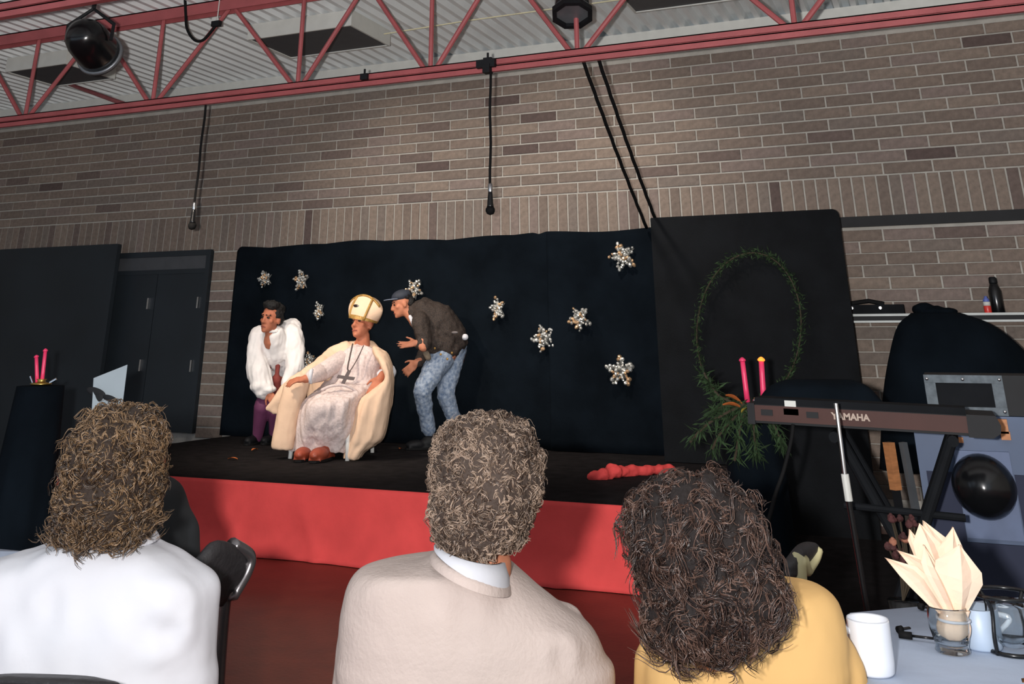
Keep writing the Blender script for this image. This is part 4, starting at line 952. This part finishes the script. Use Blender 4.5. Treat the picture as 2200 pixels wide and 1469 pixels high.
# ================================================================ AUDIENCE
def fast_mesh(name, V, F, m):
    me = bpy.data.meshes.new(name); V = np.asarray(V, np.float32); F = np.asarray(F, np.int32); k = F.shape[1]
    me.vertices.add(len(V)); me.vertices.foreach_set('co', V.ravel()); me.loops.add(F.size); me.loops.foreach_set('vertex_index', F.ravel())
    me.polygons.add(len(F)); me.polygons.foreach_set('loop_start', np.arange(len(F), dtype=np.int32)*k)
    me.polygons.foreach_set('use_smooth', np.ones(len(F), bool)); me.materials.append(m); me.update(calc_edges=True); return me
def sample(me, n, rs, keep=None):
    me.calc_loop_triangles(); T = np.zeros(len(me.loop_triangles)*3, np.int32); me.loop_triangles.foreach_get('vertices', T); T = T.reshape(-1, 3)
    V = np.zeros(len(me.vertices)*3, np.float32); me.vertices.foreach_get('co', V); V = V.reshape(-1, 3)
    a, b, c = V[T[:, 0]], V[T[:, 1]], V[T[:, 2]]; N = np.cross(b-a, c-a); ar = np.linalg.norm(N, axis=1)+1e-12; N = N/ar[:, None]
    k = rs.choice(len(T), n, p=ar/ar.sum()); u = rs.random((n, 2)); u = np.where(u.sum(1, keepdims=True) > 1, 1-u, u)
    P = a[k]+(b-a)[k]*u[:, :1]+(c-a)[k]*u[:, 1:]; Nn = N[k]
    if keep is not None:
        s = keep(P, Nn); P, Nn = P[s], Nn[s]
    return P, Nn
def nrmz(v): return v/(np.linalg.norm(v, axis=-1, keepdims=True)+1e-9)
def curls(me, n, per, ln, hr, turns, thick, seed, clump=.004, segs=14, lift=.01, rad=.13, wild=.5, sink=.006, keep=None, grav=1., away=None):
    """curling locks rooted on a surface: n locks of per strands, each a tapering three sided tube"""
    rs = np.random.default_rng(seed); P, N = sample(me, n, rs, keep); n = len(P)
    down = np.array([0, 0, -grav])+np.zeros((n, 3))
    if away is not None: down = down+nrmz(P-away)*.7
    f = down+rs.normal(size=(n, 3))*wild; f = nrmz(f-N*(f*N).sum(1, keepdims=True))
    b = np.cross(f, N); L = ln*rs.uniform(.65, 1.35, n); ph = rs.uniform(0, 2*PI, n); tr = turns*rs.uniform(.75, 1.3, n)*np.where(rs.random(n) < .5, 1, -1); hh = hr*rs.uniform(.6, 1.35, n)
    rep = lambda x: np.repeat(x, per, 0)
    P, N, f, b, L, ph, tr, hh = map(rep, (P, N, f, b, L, ph, tr, hh)); m = len(P)
    off = rs.normal(size=(m, 3))*clump; ph = ph+rs.normal(size=m)*.35; hh = hh*rs.uniform(.8, 1.2, m); L = L*rs.uniform(.85, 1.15, m)
    t = np.linspace(0, 1, segs); s = L[:, None]*t
    th = ph[:, None]+2*PI*tr[:, None]*t
    env = np.minimum(1, t*4+.25)
    ax = P[:, None]+off[:, None]+f[:, None]*s[..., None]+N[:, None]*((lift*np.sin(PI*np.minimum(1, t*1.1))-sink)[None, :, None]-(s**2/(2*rad))[..., None])
    X = ax+N[:, None]*(hh[:, None]*np.cos(th)*env)[..., None]+b[:, None]*(hh[:, None]*np.sin(th)*env)[..., None]
    T = nrmz(np.gradient(X, axis=1)); S1 = nrmz(np.cross(T, N[:, None]+.01)); S2 = np.cross(T, S1)
    r = (thick*rs.uniform(.7, 1.3, m))[:, None]*(1.05-.75*t**2)[None]
    ring = [X+(S1*math.cos(w)+S2*math.sin(w))*r[..., None] for w in (0, 2*PI/3, 4*PI/3)]
    V = np.stack(ring, 2).reshape(-1, 3)
    base = (np.arange(m)*segs*3)[:, None, None]+(np.arange(segs-1)*3)[None, :, None]
    j = np.arange(3); F = np.stack([base+j, base+(j+1) % 3, base+3+(j+1) % 3, base+3+j], -1).reshape(-1, 4)
    return V, F
def hair(parent, rows, d, m_cap, m_str, passes, voxel=.011, noise_amp=.012):
    rows = [(r_[0], r_[1], r_[2], r_[3]*1.2+.02) for r_ in rows]; mb = MB(); mb.loft(sil(rows, d, n=44, k=5, power=2.1)); me = remesh(mb, voxel, 3, noise_amp, 22.)
    me.name = 'hair'; me.materials.clear(); me.materials.append(m_cap); o = link('hair', me, parent)
    VV, FF, k = [], [], 0
    for kw in passes:
        V, F = curls(me, **kw); VV.append(V); FF.append(F+k); k += len(V)
    link('curls', fast_mesh('curls', np.concatenate(VV), np.concatenate(FF), m_str), o, kind='stuff')
    return o
def seated_base(parent, tor, d, skin, trousers, hc, hs=1., facing=HD, neck_to=None, tilt=(0, 0, 1), sw=.18):
    """head, neck, torso, thighs, shins as one body; trousers over them"""
    R = frame(facing, tilt); mb = MB(); head_blobs(mb, hc, R, hs, neck=False)
    hipz = .55; base = np.array([tor[0], tor[1], hipz]); sh = np.array([tor[0], tor[1], tor[2]])
    limb(mb, [hc+R@np.array([0, -.02, -.12])*hs, sh+ZU*.04+R[:, 1]*.02, sh-ZU*.2+R[:, 1]*.03, base], [.055, .06, .095, .12])
    side = R[:, 0]; fwd = unit(R[:, 1]*np.array([1, 1, 0]))
    tr = MB(); sl_ = MB()
    for q in (-1, 1):
        h, k, a = base+side*q*.09, base+side*q*.12+fwd*.45+ZU*.0, base+side*q*.12+fwd*.47-ZU*.47
        limb(mb, [h, k, a], [.075, .055, .04]); limb(tr, [h, k, a+ZU*.04], [.095, .075, .06])
        e, w = sh+side*q*sw*1.12-ZU*.26+fwd*.05, sh+side*q*.14-ZU*.36+fwd*.3
        arm = [sh+side*q*sw-ZU*.06, e, w]; limb(mb, arm, [.042, .038, .028]); limb(sl_, [arm[0], e, e+(w-e)*.9], [.056, .054, .046]); hand_blobs(mb, w, unit(fwd-side*q*.3-ZU*.1), ZU, -q, 1., .6)
    tr.ell(base, (.17, .15, .11), R)
    rbuild(mb, 'body', skin, parent, .011, 3)
    rbuild(tr, 'trousers', trousers, parent, .014, 3)
    for q in (-1, 1):
        a = base+side*q*.12+fwd*.47; p = np.array([a[0], a[1], .012]); shoe(parent, p-fwd*.06, p+fwd*.2, M['black'])
    face_parts(hc, R, hs, parent); return sl_
def joinmb(mb, o): mb.add(o.v, o.f); return mb
def chair(c, fwd, label, back_top, seat_z=.45, w=.42, pad=None, tube=None):
    """upholstered stacking chair: c = floor point under the seat centre"""
    fwd = unit(np.array(fwd)*np.array([1, 1, 0])); side = np.cross(fwd, ZU)
    root = thing('banquet_chair', label, 'chair', (c[0], c[1], 0), 0)
    pad = pad or M['chair_pad']; tube = tube or M['chair_tube']
    P = lambda x, y, z: np.array([c[0], c[1], 0])+side*x+fwd*y+ZU*z
    MB().loft([[P(w/2*math.copysign(abs(math.cos(a))**.5, math.cos(a))*g, .21*math.copysign(abs(math.sin(a))**.5, math.sin(a))*g, z) for a in np.linspace(0, 2*PI, 29)[:-1]] for z, g in ((seat_z-.05, .94), (seat_z-.03, 1), (seat_z, 1), (seat_z+.015, .93))]).build('seat', pad, root, True)
    h = back_top-seat_z
    MB().loft([[P((w/2-.02)*g*(1-.5*max(0, t-.6)**1.2)*math.copysign(abs(math.cos(a))**.6, math.cos(a)), -.2-.09*t-.02*math.sin(a), seat_z+.12+(h-.12)*t) for a in np.linspace(0, 2*PI, 25)[:-1]] for t, g in ((0, .9), (.06, 1), (.3, 1), (.6, 1), (.8, 1), (.93, .93), (.985, .78), (1., .6))]).build('backrest', pad, root, True)
    for q in (-1, 1):
        x = q*(w/2-.005)
        MB().tube([P(x, -.14, 0), P(x, -.19, seat_z), P(x*.96, -.285, back_top-.08)], .0115, 8).build('leg', tube, root, True)
        MB().tube([P(x, .2, 0), P(x, .16, seat_z-.04), P(x, -.17, seat_z-.04)], .0115, 8).build('leg', tube, root, True)
    return root
M['chair_pad'] = mat('charcoal_vinyl', rgb(38, 36, 38), .5, var=.2, scale=12, bump=.3, bscale=60)
M['chair_tube'] = mat('chair_chrome', rgb(170, 168, 165), .3, metal=.9)
M['dark_trousers'] = mat('dark_trousers', rgb(40, 40, 48), .9)
DA = 2.15
# ---------------------------------------------------------------- woman in white
w1 = thing('person', 'person with long curly golden brown hair in white shirt, seen from behind', 'person', tuple(A(200, 1500, 2.2)*np.array([1, 1, 0])))
tor = A(185, 1245, 2.22)
slv = seated_base(w1, tor, DA, M['skin'], M['dark_trousers'], A(243, 1020, DA+.03), .95, unit(HD+RT*.25), sw=.2)
MB().ell(A(338, 1005, DA+.06), (.014, .02, .03), n=8).build('ear', M['skin'], w1, True)
mb = MB(); mb.loft(sil([(1132, 190, 300, .13, .03), (1150, 150, 315, .17, .02), (1166, 95, 345, .2), (1186, 20, 390, .23), (1212, -50, 430, .25), (1238, -80, 462, .26), (1262, -95, 472, .27), (1310, -102, 468, .28), (1405, -104, 464, .28), (1500, -100, 466, .28), (1880, -30, 400, .26)], 2.2, n=56, k=6))
joinmb(mb, slv)
sh_ = rbuild(mb, 'shirt', M['white_shirt'], w1, .007, 6, .012, 5, flow=(1, 1, .5))
crease(sh_, [(A(*a_, 2.075), A(*b_, 2.075), k_) for a_, b_, k_ in (((390, 1225), (402, 1345), 1.), ((365, 1320), (388, 1420), .8), ((440, 1260), (425, 1400), 1.), ((330, 1190), (420, 1250), .5), ((120, 1230), (105, 1420), .5), ((60, 1300), (80, 1460), .5), ((220, 1210), (330, 1400), .3), ((300, 1350), (420, 1395), .6), ((150, 1190), (40, 1260), .4))], .012, .02)
# folds in the cloth and collar
mb = MB(); mb.loft(sil([(1118, 215, 318, .14, .03), (1138, 195, 322, .17, .02), (1156, 165, 335, .19, .01), (1166, 150, 340, .19, .01)], 2.19, n=40)); rbuild(mb, 'collar', M['white_shirt'], w1, .007, 3)
M['hair_gold_cap'] = mat('brown_hair_cap', rgb(46, 34, 26), .8, bump=.8, bscale=60)
M['hair_gold'] = mat('golden_brown_curls', rgb(52, 39, 29), .34, col2=rgb(140, 112, 82), scale=12, island=1.0, spec=.7)
hair(w1, [(878, 240, 300, .07), (890, 212, 320, .12), (915, 192, 333, .17), (950, 172, 340, .2), (1000, 155, 338, .205), (1050, 144, 332, .2), (1095, 133, 328, .185), (1125, 127, 320, .165), (1142, 132, 312, .14), (1152, 148, 300, .1)], DA, M['hair_gold_cap'], M['hair_gold'],
     [dict(n=2450, per=3, ln=.042, hr=.0062, turns=1.7, thick=.001, seed=1, clump=.0011, segs=12, lift=.006, wild=.7),
      dict(n=1000, per=3, ln=.05, hr=.008, turns=1.5, thick=.0011, seed=2, clump=.0014, segs=13, lift=.006, wild=.5, keep=lambda P, N: P[:, 2] < A(240, 1110, DA)[2])])
chair(A(250, 1500, 1.98+.22)*np.array([1, 1, 0]), unit(HD+RT*.1), 'dark chair under the curly haired person in white', A(300, 1428, 1.98)[2])
# ---------------------------------------------------------------- man in beige blazer
m2 = thing('person', 'person with short greying curly hair in beige blazer, seen from behind', 'person', tuple(A(1020, 1500, 2.2)*np.array([1, 1, 0])))
slv = seated_base(m2, A(1000, 1290, 2.24), DA, M['skin'], M['dark_trousers'], A(1042, 1060, DA+.03), 1.0, unit(HD-RT*.1), sw=.19)
def band(rows, d, th=.012):
    """open backed collar: list of (x_left, x_right, py, depth) rings around the neck"""
    R = []
    for (xl, yl, xr, yr, dp) in rows:
        a, b = A(xl, yl, d), A(xr, yr, d); c = (a+b)/2; ax = (b-a)/2
        R.append([c+ax*math.cos(w)+HD*dp/2*math.sin(w) for w in np.linspace(0, 2*PI, 37)[:-1]])
    inner = [[p+(np.mean(r, 0)-p)*.1 for p in r] for r in reversed(R)]
    return MB().loft(R+inner, caps=False)
band([(932, 1176, 1096, 1262, .2), (932, 1172, 1094, 1235, .19), (940, 1168, 1086, 1205, .17)], 2.14).build('shirt_collar', M['white_shirt'], m2, True)
M['beige'] = mat('beige_wool', rgb(200, 184, 176), .9, var=.04, scale=10, bump=.2, bscale=120, spec=.15)
mb = MB(); mb.loft(sil([(1186, 930, 1062, .15, 0), (1198, 905, 1084, .2), (1208, 850, 1098, .23), (1215, 800, 1108, .25), (1230, 766, 1125, .26), (1262, 746, 1160, .27), (1300, 737, 1208, .28), (1330, 731, 1254, .285), (1360, 729, 1280, .29), (1405, 728, 1300, .29), (1480, 728, 1320, .29), (1880, 800, 1250, .27)], 2.22, n=64, k=6))
joinmb(mb, slv)
bl_ = rbuild(mb, 'blazer', M['beige'], m2, .007, 6, .003, 7)
crease(bl_, [(A(*a_, 2.09), A(*b_, 2.09), k_) for a_, b_, k_ in (((1240, 1318), (1205, 1470), .8), ((1000, 1235), (985, 1480), .35), ((960, 1222), (1080, 1258), .6), ((800, 1225), (770, 1330), .5), ((1225, 1345), (1290, 1400), .6), ((1180, 1400), (1250, 1440), .5))], .009, .018)
band([(922, 1200, 1100, 1272, .225), (925, 1190, 1098, 1258, .22), (934, 1182, 1092, 1243, .205)], 2.145).build('blazer_collar', M['beige'], m2, True)
M['hair_grey_cap'] = mat('grey_brown_hair_cap', rgb(72, 59, 51), .8, bump=.8, bscale=60)
M['hair_grey'] = mat('grey_brown_curls', rgb(72, 56, 46), .33, col2=rgb(176, 152, 132), scale=14, island=.7, spec=.7)
hair(m2, [(893, 1010, 1085, .09), (908, 972, 1118, .14), (945, 942, 1146, .185), (1000, 930, 1160, .2), (1050, 926, 1158, .2), (1095, 928, 1148, .185), (1135, 936, 1132, .16), (1165, 950, 1108, .14), (1178, 968, 1085, .12)], DA, M['hair_grey_cap'], M['hair_grey'],
     [dict(n=2700, per=4, ln=.028, hr=.0048, turns=1.5, thick=.001, seed=11, clump=.0016, segs=10, lift=.006, wild=.5)])
chair(A(1020, 1500, 2.2)*np.array([1, 1, 0]), unit(HD-RT*.1), 'dark chair under the person in the beige blazer', .8)
# ---------------------------------------------------------------- woman in yellow
w3 = thing('person', 'person with big dark wavy hair in yellow top, seen from behind', 'person', tuple(A(1560, 1500, 2.15)*np.array([1, 1, 0])))
slv = seated_base(w3, A(1600, 1345, 2.2), 2.1, M['skin'], M['dark_trousers'], A(1505, 1185, 2.06), 1.05, unit(HD+RT*.1), sw=.16)
M['yellow'] = mat('yellow_cotton', rgb(230, 186, 122), .85, var=.03, scale=6, bump=.12, bscale=20, spec=.2)
mb = MB(); mb.loft(sil([(1252, 1640, 1745, .12), (1262, 1560, 1772, .19), (1285, 1470, 1794, .23), (1315, 1420, 1806, .25), (1355, 1400, 1813, .26), (1405, 1390, 1816, .27), (1480, 1385, 1818, .27), (1880, 1420, 1760, .25)], 2.18, n=56, k=6))
joinmb(mb, slv)
rbuild(mb, 'top', M['yellow'], w3, .009, 4, .003, 8)
M['hair_dark_cap'] = mat('dark_brown_hair_cap', rgb(30, 22, 20), .8, bump=.8, bscale=60)
M['hair_dark'] = mat('dark_brown_waves', rgb(40, 29, 26), .3, col2=rgb(112, 86, 74), scale=14, island=.8, spec=.7)
hair(w3, [(1022, 1440, 1525, .1), (1036, 1405, 1560, .15), (1062, 1376, 1592, .2), (1100, 1356, 1616, .23), (1150, 1352, 1634, .24), (1200, 1366, 1650, .24), (1250, 1384, 1676, .24), (1295, 1390, 1674, .23), (1335, 1392, 1630, .2), (1365, 1402, 1590, .16), (1378, 1420, 1555, .11)], 2.02, M['hair_dark_cap'], M['hair_dark'],
     [dict(n=2300, per=5, ln=.05, hr=.0065, turns=1.3, thick=.001, seed=21, clump=.0026, segs=10, lift=.005, wild=.5, rad=.06),
      dict(n=400, per=5, ln=.04, hr=.006, turns=1.3, thick=.0009, seed=22, clump=.003, segs=9, lift=.008, wild=.8, rad=.06)], noise_amp=.02)
chair(A(1560, 1500, 2.15)*np.array([1, 1, 0]), unit(HD+RT*.1), 'dark chair under the person in the yellow top', .8)
# ---------------------------------------------------------------- person in black beyond the curly woman
w4 = thing('person', 'person in black, only a shoulder showing past the curly golden hair', 'person', tuple(A(280, 1400, 3.)*np.array([1, 1, 0])))
slv = seated_base(w4, A(280, 1085, 3.02), 3., M['skin'], M['dark_trousers'], A(262, 990, 3.), .85, HD, sw=.14)
M['black_knit'] = mat('black_knit', rgb(24, 27, 30), .9, var=.2)
mb = MB(); mb.loft(sil([(1016, 240, 330, .12), (1026, 205, 360, .18), (1044, 185, 386, .22), (1080, 172, 400, .24), (1120, 165, 408, .25), (1160, 165, 408, .25), (1250, 170, 402, .25), (1480, 190, 380, .24)], 3., n=44)); joinmb(mb, slv)
rbuild(mb, 'sweater', M['black_knit'], w4, .011, 4)
mb = MB(); mb.ell(A(262, 972, 2.98), (.085, .1, .095)); mb.ell(A(262, 1005, 2.95), (.08, .07, .08)); rbuild(mb, 'hair', M['brow'], w4, .01, 3, .008, 25)
chair(A(280, 1400, 3.05)*np.array([1, 1, 0]), HD, 'dark chair under the hidden person in black', .72)

# ---------------------------------------------------------------- empty chairs
def side_chair(pts, d, tubepts, label, tubem, seatdir):
    """chair seen obliquely: back pad outline, edge tube, then seat and legs"""
    root_c = np.mean([A(x, y, dd) for x, y, dd in pts], 0); root = thing('folding_chair', label, 'chair', (root_c[0], root_c[1], 0))
    P = catmull([A(x, y, dd) for x, y, dd in pts+[pts[0]]], 5)[:-1]; c = np.mean(P, 0); n = unit(np.cross(P[0]-c, P[len(P)//3]-c)); k = len(P)
    rings = [[c+(p-c)*g+n*o for p in P] for g, o in ((.05, -.02), (.7, -.018), (.95, -.012), (1, 0), (.95, .012), (.7, .018), (.05, .02))]
    MB().loft(rings).build('backrest', M['chair_pad'], root, True)
    T = [A(x, y, dd) for x, y, dd in tubepts]; fl = np.array([T[-1][0], T[-1][1], .0])
    MB().tube(catmull(T+[fl+seatdir*.05], 6), .015, 10, flat=(1, 1.5)).build('leg', tubem, root, True)
    off = A(pts[0][0], 1200, pts[0][2])-A(pts[2][0], 1200, pts[2][2]); off[2] = 0; off = unit(off)*.4
    MB().tube(catmull([p+off for p in T]+[fl+off+seatdir*.05], 6), .013, 8).build('leg', tubem, root, True)
    sc = np.array([fl[0], fl[1], .45])+seatdir*.2+off*.5; s1, s2 = off*.48, seatdir*.2
    MB().loft([[sc+s1*g*math.copysign(abs(math.cos(a))**.5, math.cos(a))+s2*g*math.copysign(abs(math.sin(a))**.5, math.sin(a))+ZU*z for a in np.linspace(0, 2*PI, 25)[:-1]] for z, g in ((-.02, .95), (0, 1), (.02, 1), (.03, .9))]).build('seat', M['chair_pad'], root, True)
    for q in (-1, 1): MB().tube([sc+s1*q+s2, np.array([*(sc+s1*q+s2*1.3)[:2], 0])], .012, 8).build('leg', tubem, root, True)
    return root
side_chair([(425, 1200, 2.65), (468, 1160, 2.7), (528, 1188, 2.8), (522, 1240, 2.8), (480, 1300, 2.78), (425, 1290, 2.65)], 2.75, [(498, 1168, 2.76), (533, 1192, 2.8), (528, 1225, 2.8), (500, 1275, 2.78), (474, 1325, 2.77)], 'empty black chair with glossy edge right of the white shirt', mat('black_chrome', rgb(120, 116, 118), .25, metal=.8), unit(RT*.2+HD*.9))
side_chair([(1690, 1210, 3.1), (1722, 1172, 3.15), (1752, 1166, 3.2), (1748, 1190, 3.2), (1712, 1225, 3.15), (1690, 1245, 3.1)], 3.1, [(1752, 1180, 3.2), (1745, 1200, 3.18), (1730, 1225, 3.15), (1718, 1255, 3.12)], 'empty dark chair with cream edge behind the yellow shoulder', mat('cream_tube', rgb(190, 182, 140), .5), unit(-RT*.5+HD*.6))

# ================================================================ TABLE AT THE RIGHT
ZT_ = .78
M['tablecloth'] = mat('pale_blue_tablecloth', rgb(176, 190, 212), .85, var=.05, scale=5, bump=.2, bscale=14)
def table(corners, label, over=.22):
    c = [AZ(x, y, ZT_) for x, y in corners]; cen = np.mean(c, 0)
    root = thing('banquet_table', 'folding table under '+label, 'table', (cen[0], cen[1], 0))
    MB().add([p-ZU*.03 for p in c]+[p-ZU*.006 for p in c], [(0, 3, 2, 1), (4, 5, 6, 7), (0, 1, 5, 4), (1, 2, 6, 5), (2, 3, 7, 6), (3, 0, 4, 7)]).build('tabletop', M['wood'], root)
    for p in c: q = p+(cen-p)*.15; MB().tube([(q[0], q[1], 0), (q[0], q[1], ZT_-.03)], .018, 8).build('leg', M['chair_tube'], root)
    ring = []
    for a, b in zip(c, c[1:]+c[:1]): ring += [a+(b-a)*i/16 for i in range(16)]
    def dr(t): return [p+(p-cen)*np.array([1, 1, 0])*(.004+.03*t*abs(math.sin(i*.9)))-ZU*over*t for i, p in enumerate(ring)]
    rings = [[cen+(p-cen)*.02 for p in ring], [cen+(p-cen)*.5 for p in ring], ring]+[dr(t) for t in (.08, .4, .7, 1.)]
    cl = MB().loft(rings, caps=False).build('tablecloth', M['tablecloth'], None, True, label=label, cat='tablecloth')
table([(1826, 1316), (2420, 1262), (2900, 1700), (1640, 1900)], 'pale blue white tablecloth at the lower right')
table([(-560, 1130), (44, 1183), (-40, 1225), (-800, 1200)], 'strip of white tablecloth at the far left edge')
# mug
mg = thing('mug', 'white mug beside the yellow shoulder', 'mug', tuple(AZ(1878, 1446, ZT_)))
mc = AZ(1878, 1446, ZT_); r = .0395; hm_ = .088
M['china'] = mat('white_china', rgb(226, 230, 238), .25, var=.02)
MB().lathe([(r*.9, 0), (r*.97, .004), (r, .02), (r, hm_-.004), (r*.97, hm_), (r*.93, hm_-.004), (r*.92, .012), (.002, .008)], 36, at=mc+ZU*.001).build('cup', M['china'], mg, True)
hd_ = [mc-RT*(r-.003)+ZU*.068, mc-RT*(r+.018)+ZU*.07, mc-RT*(r+.026)+ZU*.05, mc-RT*(r+.02)+ZU*.028, mc-RT*(r-.003)+ZU*.022]
MB().tube(catmull(hd_, 5), .0065, 8).build('handle', M['china'], mg, True)
m5 = thing('mug', 'pale blue mug behind the peach napkin', 'mug', tuple(AZ(2112, 1380, ZT_))); mc2 = AZ(2112, 1392, ZT_)
MB().lathe([(r*.9, 0), (r*.97, .004), (r, .02), (r, .07), (r*.95, .072), (r*.92, .012), (.002, .008)], 32, at=mc2+ZU*.001).build('cup', mat('pale_blue_china', rgb(176, 192, 212), .4), m5, True)
MB().tube(catmull([mc2+RT*(r-.003)+ZU*.06, mc2+RT*(r+.025)+ZU*.05, mc2+RT*(r-.003)+ZU*.024], 5), .006, 8).build('handle', M['china'], m5, True)
# black stirrers
for i, (a, b) in enumerate((((1930, 1362), (1955, 1358)), ((1932, 1372), (2015, 1382)), ((1975, 1310), (2003, 1316)))):
    p, q = AZ(*a, ZT_)+ZU*.008, AZ(*b, ZT_)+ZU*.008
    root = thing('table_knife', ['short black handled cutlery beside the white mug', 'long black handled knife pointing to the napkin glass', 'dark handled fork behind the napkin glass'][i], 'cutlery', tuple(p))
    MB().tube([p, p+(q-p)*.35], .007, 8).build('handle', M['rubber'], root, True); MB().tube([p+(q-p)*.35, q], .005, 8, flat=(.5, 1)).build('blade', M['black_gloss'], root, True)
# glass with folded napkin
gb = AZ(2048, 1402, ZT_); dN = float(gb[:2]@HD[:2])
M['glass'] = mat('clear_glass', (.9, .95, .97), .03, var=.01, trans=1., spec=.5)
gl = thing('drinking_glass', 'round clear glass holding the folded peach napkin', 'glass', tuple(gb))
gr = np.linalg.norm(A(2090, 1350, dN)-A(2008, 1350, dN))/2
MB().lathe([(.03, 0), (.034, .003), (gr*.8, .012), (gr, .04), (gr*1.02, .055), (gr*.96, .078), (gr*.93, .08), (gr*.93, .077), (gr*.98, .054), (gr*.96, .04), (gr*.75, .016), (.002, .01)], 36, at=gb+ZU*.001).build('bowl', M['glass'], gl, True)
M['peach'] = mat('peach_paper', rgb(246, 216, 190), .9, var=.03, scale=12, bump=.15, bscale=60, spec=.15)
nk = thing('paper_napkin', 'peach paper napkin folded into pointed petals in a glass', 'napkin', tuple(gb+ZU*.02))
def petal(base, left, tip, right, dd, bulge, m=None, name='petal'):
    """folded paper petal: base, left edge, tip, right edge outline with a raised centre fold"""
    b, l, t, r_ = A(*base, dN+dd[0]), A(*left, dN+dd[1]), A(*tip, dN+dd[2]), A(*right, dN+dd[1])
    V = []
    N_ = 7
    for i in range(N_):
        s = i/(N_-1)
        if s < .6: u = s/.6; L_, R_ = b+(l-b)*u-RT*.012*(1-u), b+(r_-b)*u+RT*.012*(1-u)
        else: u = (s-.6)/.4; L_, R_ = l+(t-l)*u, r_+(t-r_)*u
        C_ = (L_+R_)/2-HD*bulge*math.sin(PI*min(1, s*.9+.1))
        V += [L_, (L_+C_)/2+HD*.004, C_, (C_+R_)/2+HD*.004, R_]
    n = len(V); V2 = [v+HD*.0016 for v in V]; F = []
    for i in range(N_-1):
        for j in range(4):
            a = i*5+j; F += [(a, a+1, a+6, a+5), (n+a, n+a+5, n+a+6, n+a+1)]
    return MB().add(V+V2, F).build(name, m or M['peach'], nk, False)
petal((2030, 1322), (1940, 1245), (1902, 1198), (1985, 1222), (0, .0, .02), .008)
petal((2035, 1320), (1958, 1220), (1928, 1182), (2005, 1205), (.01, .015, .03), .01)
petal((2042, 1320), (1950, 1165), (1955, 1137), (1990, 1180), (.02, .035, .05), .006)
petal((2045, 1322), (1958, 1175), (1976, 1124), (2030, 1175), (.012, .025, .035), .014)
petal((2050, 1322), (1985, 1190), (1984, 1118), (2052, 1170), (.02, .035, .045), .012)
petal((2055, 1322), (2010, 1185), (2048, 1132), (2075, 1190), (.015, .02, .03), .012)
petal((2062, 1322), (2000, 1210), (2062, 1170), (2119, 1243), (-.01, -.022, -.02), .016)
petal((2050, 1322), (1978, 1215), (1985, 1170), (2030, 1240), (-.01, -.012, -.005), .018)
mb = MB(); mb.loft(sil([(1308, 2018, 2080, .06), (1325, 2022, 2076, .055), (1345, 2016, 2082, .062), (1370, 2022, 2076, .055), (1388, 2040, 2058, .02)], dN, n=36, ripple=lambda w, t: .08*math.sin(7*w))); mb.build('base', M['peach'], nk, True)
MB().tube([A(2014, 1330, dN)-HD*gr*.0]+[A(2048, 1330, dN)+RT*gr*.8*math.cos(a)+HD*gr*.8*math.sin(a) for a in np.linspace(PI, 3*PI, 30)], .0025, 6).build('tie', M['white_shirt'], nk, True)
# wire framed glass ornament at the right edge
wo = thing('wire_candle_glass', 'small glass in a black wire frame at the right end of the table', 'candle holder', tuple(AZ(2180, 1400, ZT_)))
wc = AZ(2178, 1400, ZT_)
MB().lathe([(.02, .01), (.035, .02), (.042, .05), (.035, .08), (.03, .09), (.028, .088), (.033, .078), (.039, .05), (.03, .022), (.002, .014)], 28, at=wc).build('glass_cup', M['glass'], wo, True)
for q in range(4):
    a = q*PI/2+.5; dv = RT*math.cos(a)+HD*math.sin(a)
    MB().tube(catmull([wc+dv*.05, wc+dv*.052+ZU*.03, wc+dv*.046+ZU*.075, wc+dv*.06+ZU*.1], 4), .004, 6).build('wire', M['black_gloss'], wo, True)
for z, rr_ in ((.004, .05), (.1, .06)): MB().tube([wc+ZU*z+RT*rr_*math.cos(a)+HD*rr_*math.sin(a) for a in np.linspace(0, 2*PI, 25)], .004, 6, caps=False).build('ring', M['black_gloss'], wo, True)

bpy.data.scenes.remove(WORK)
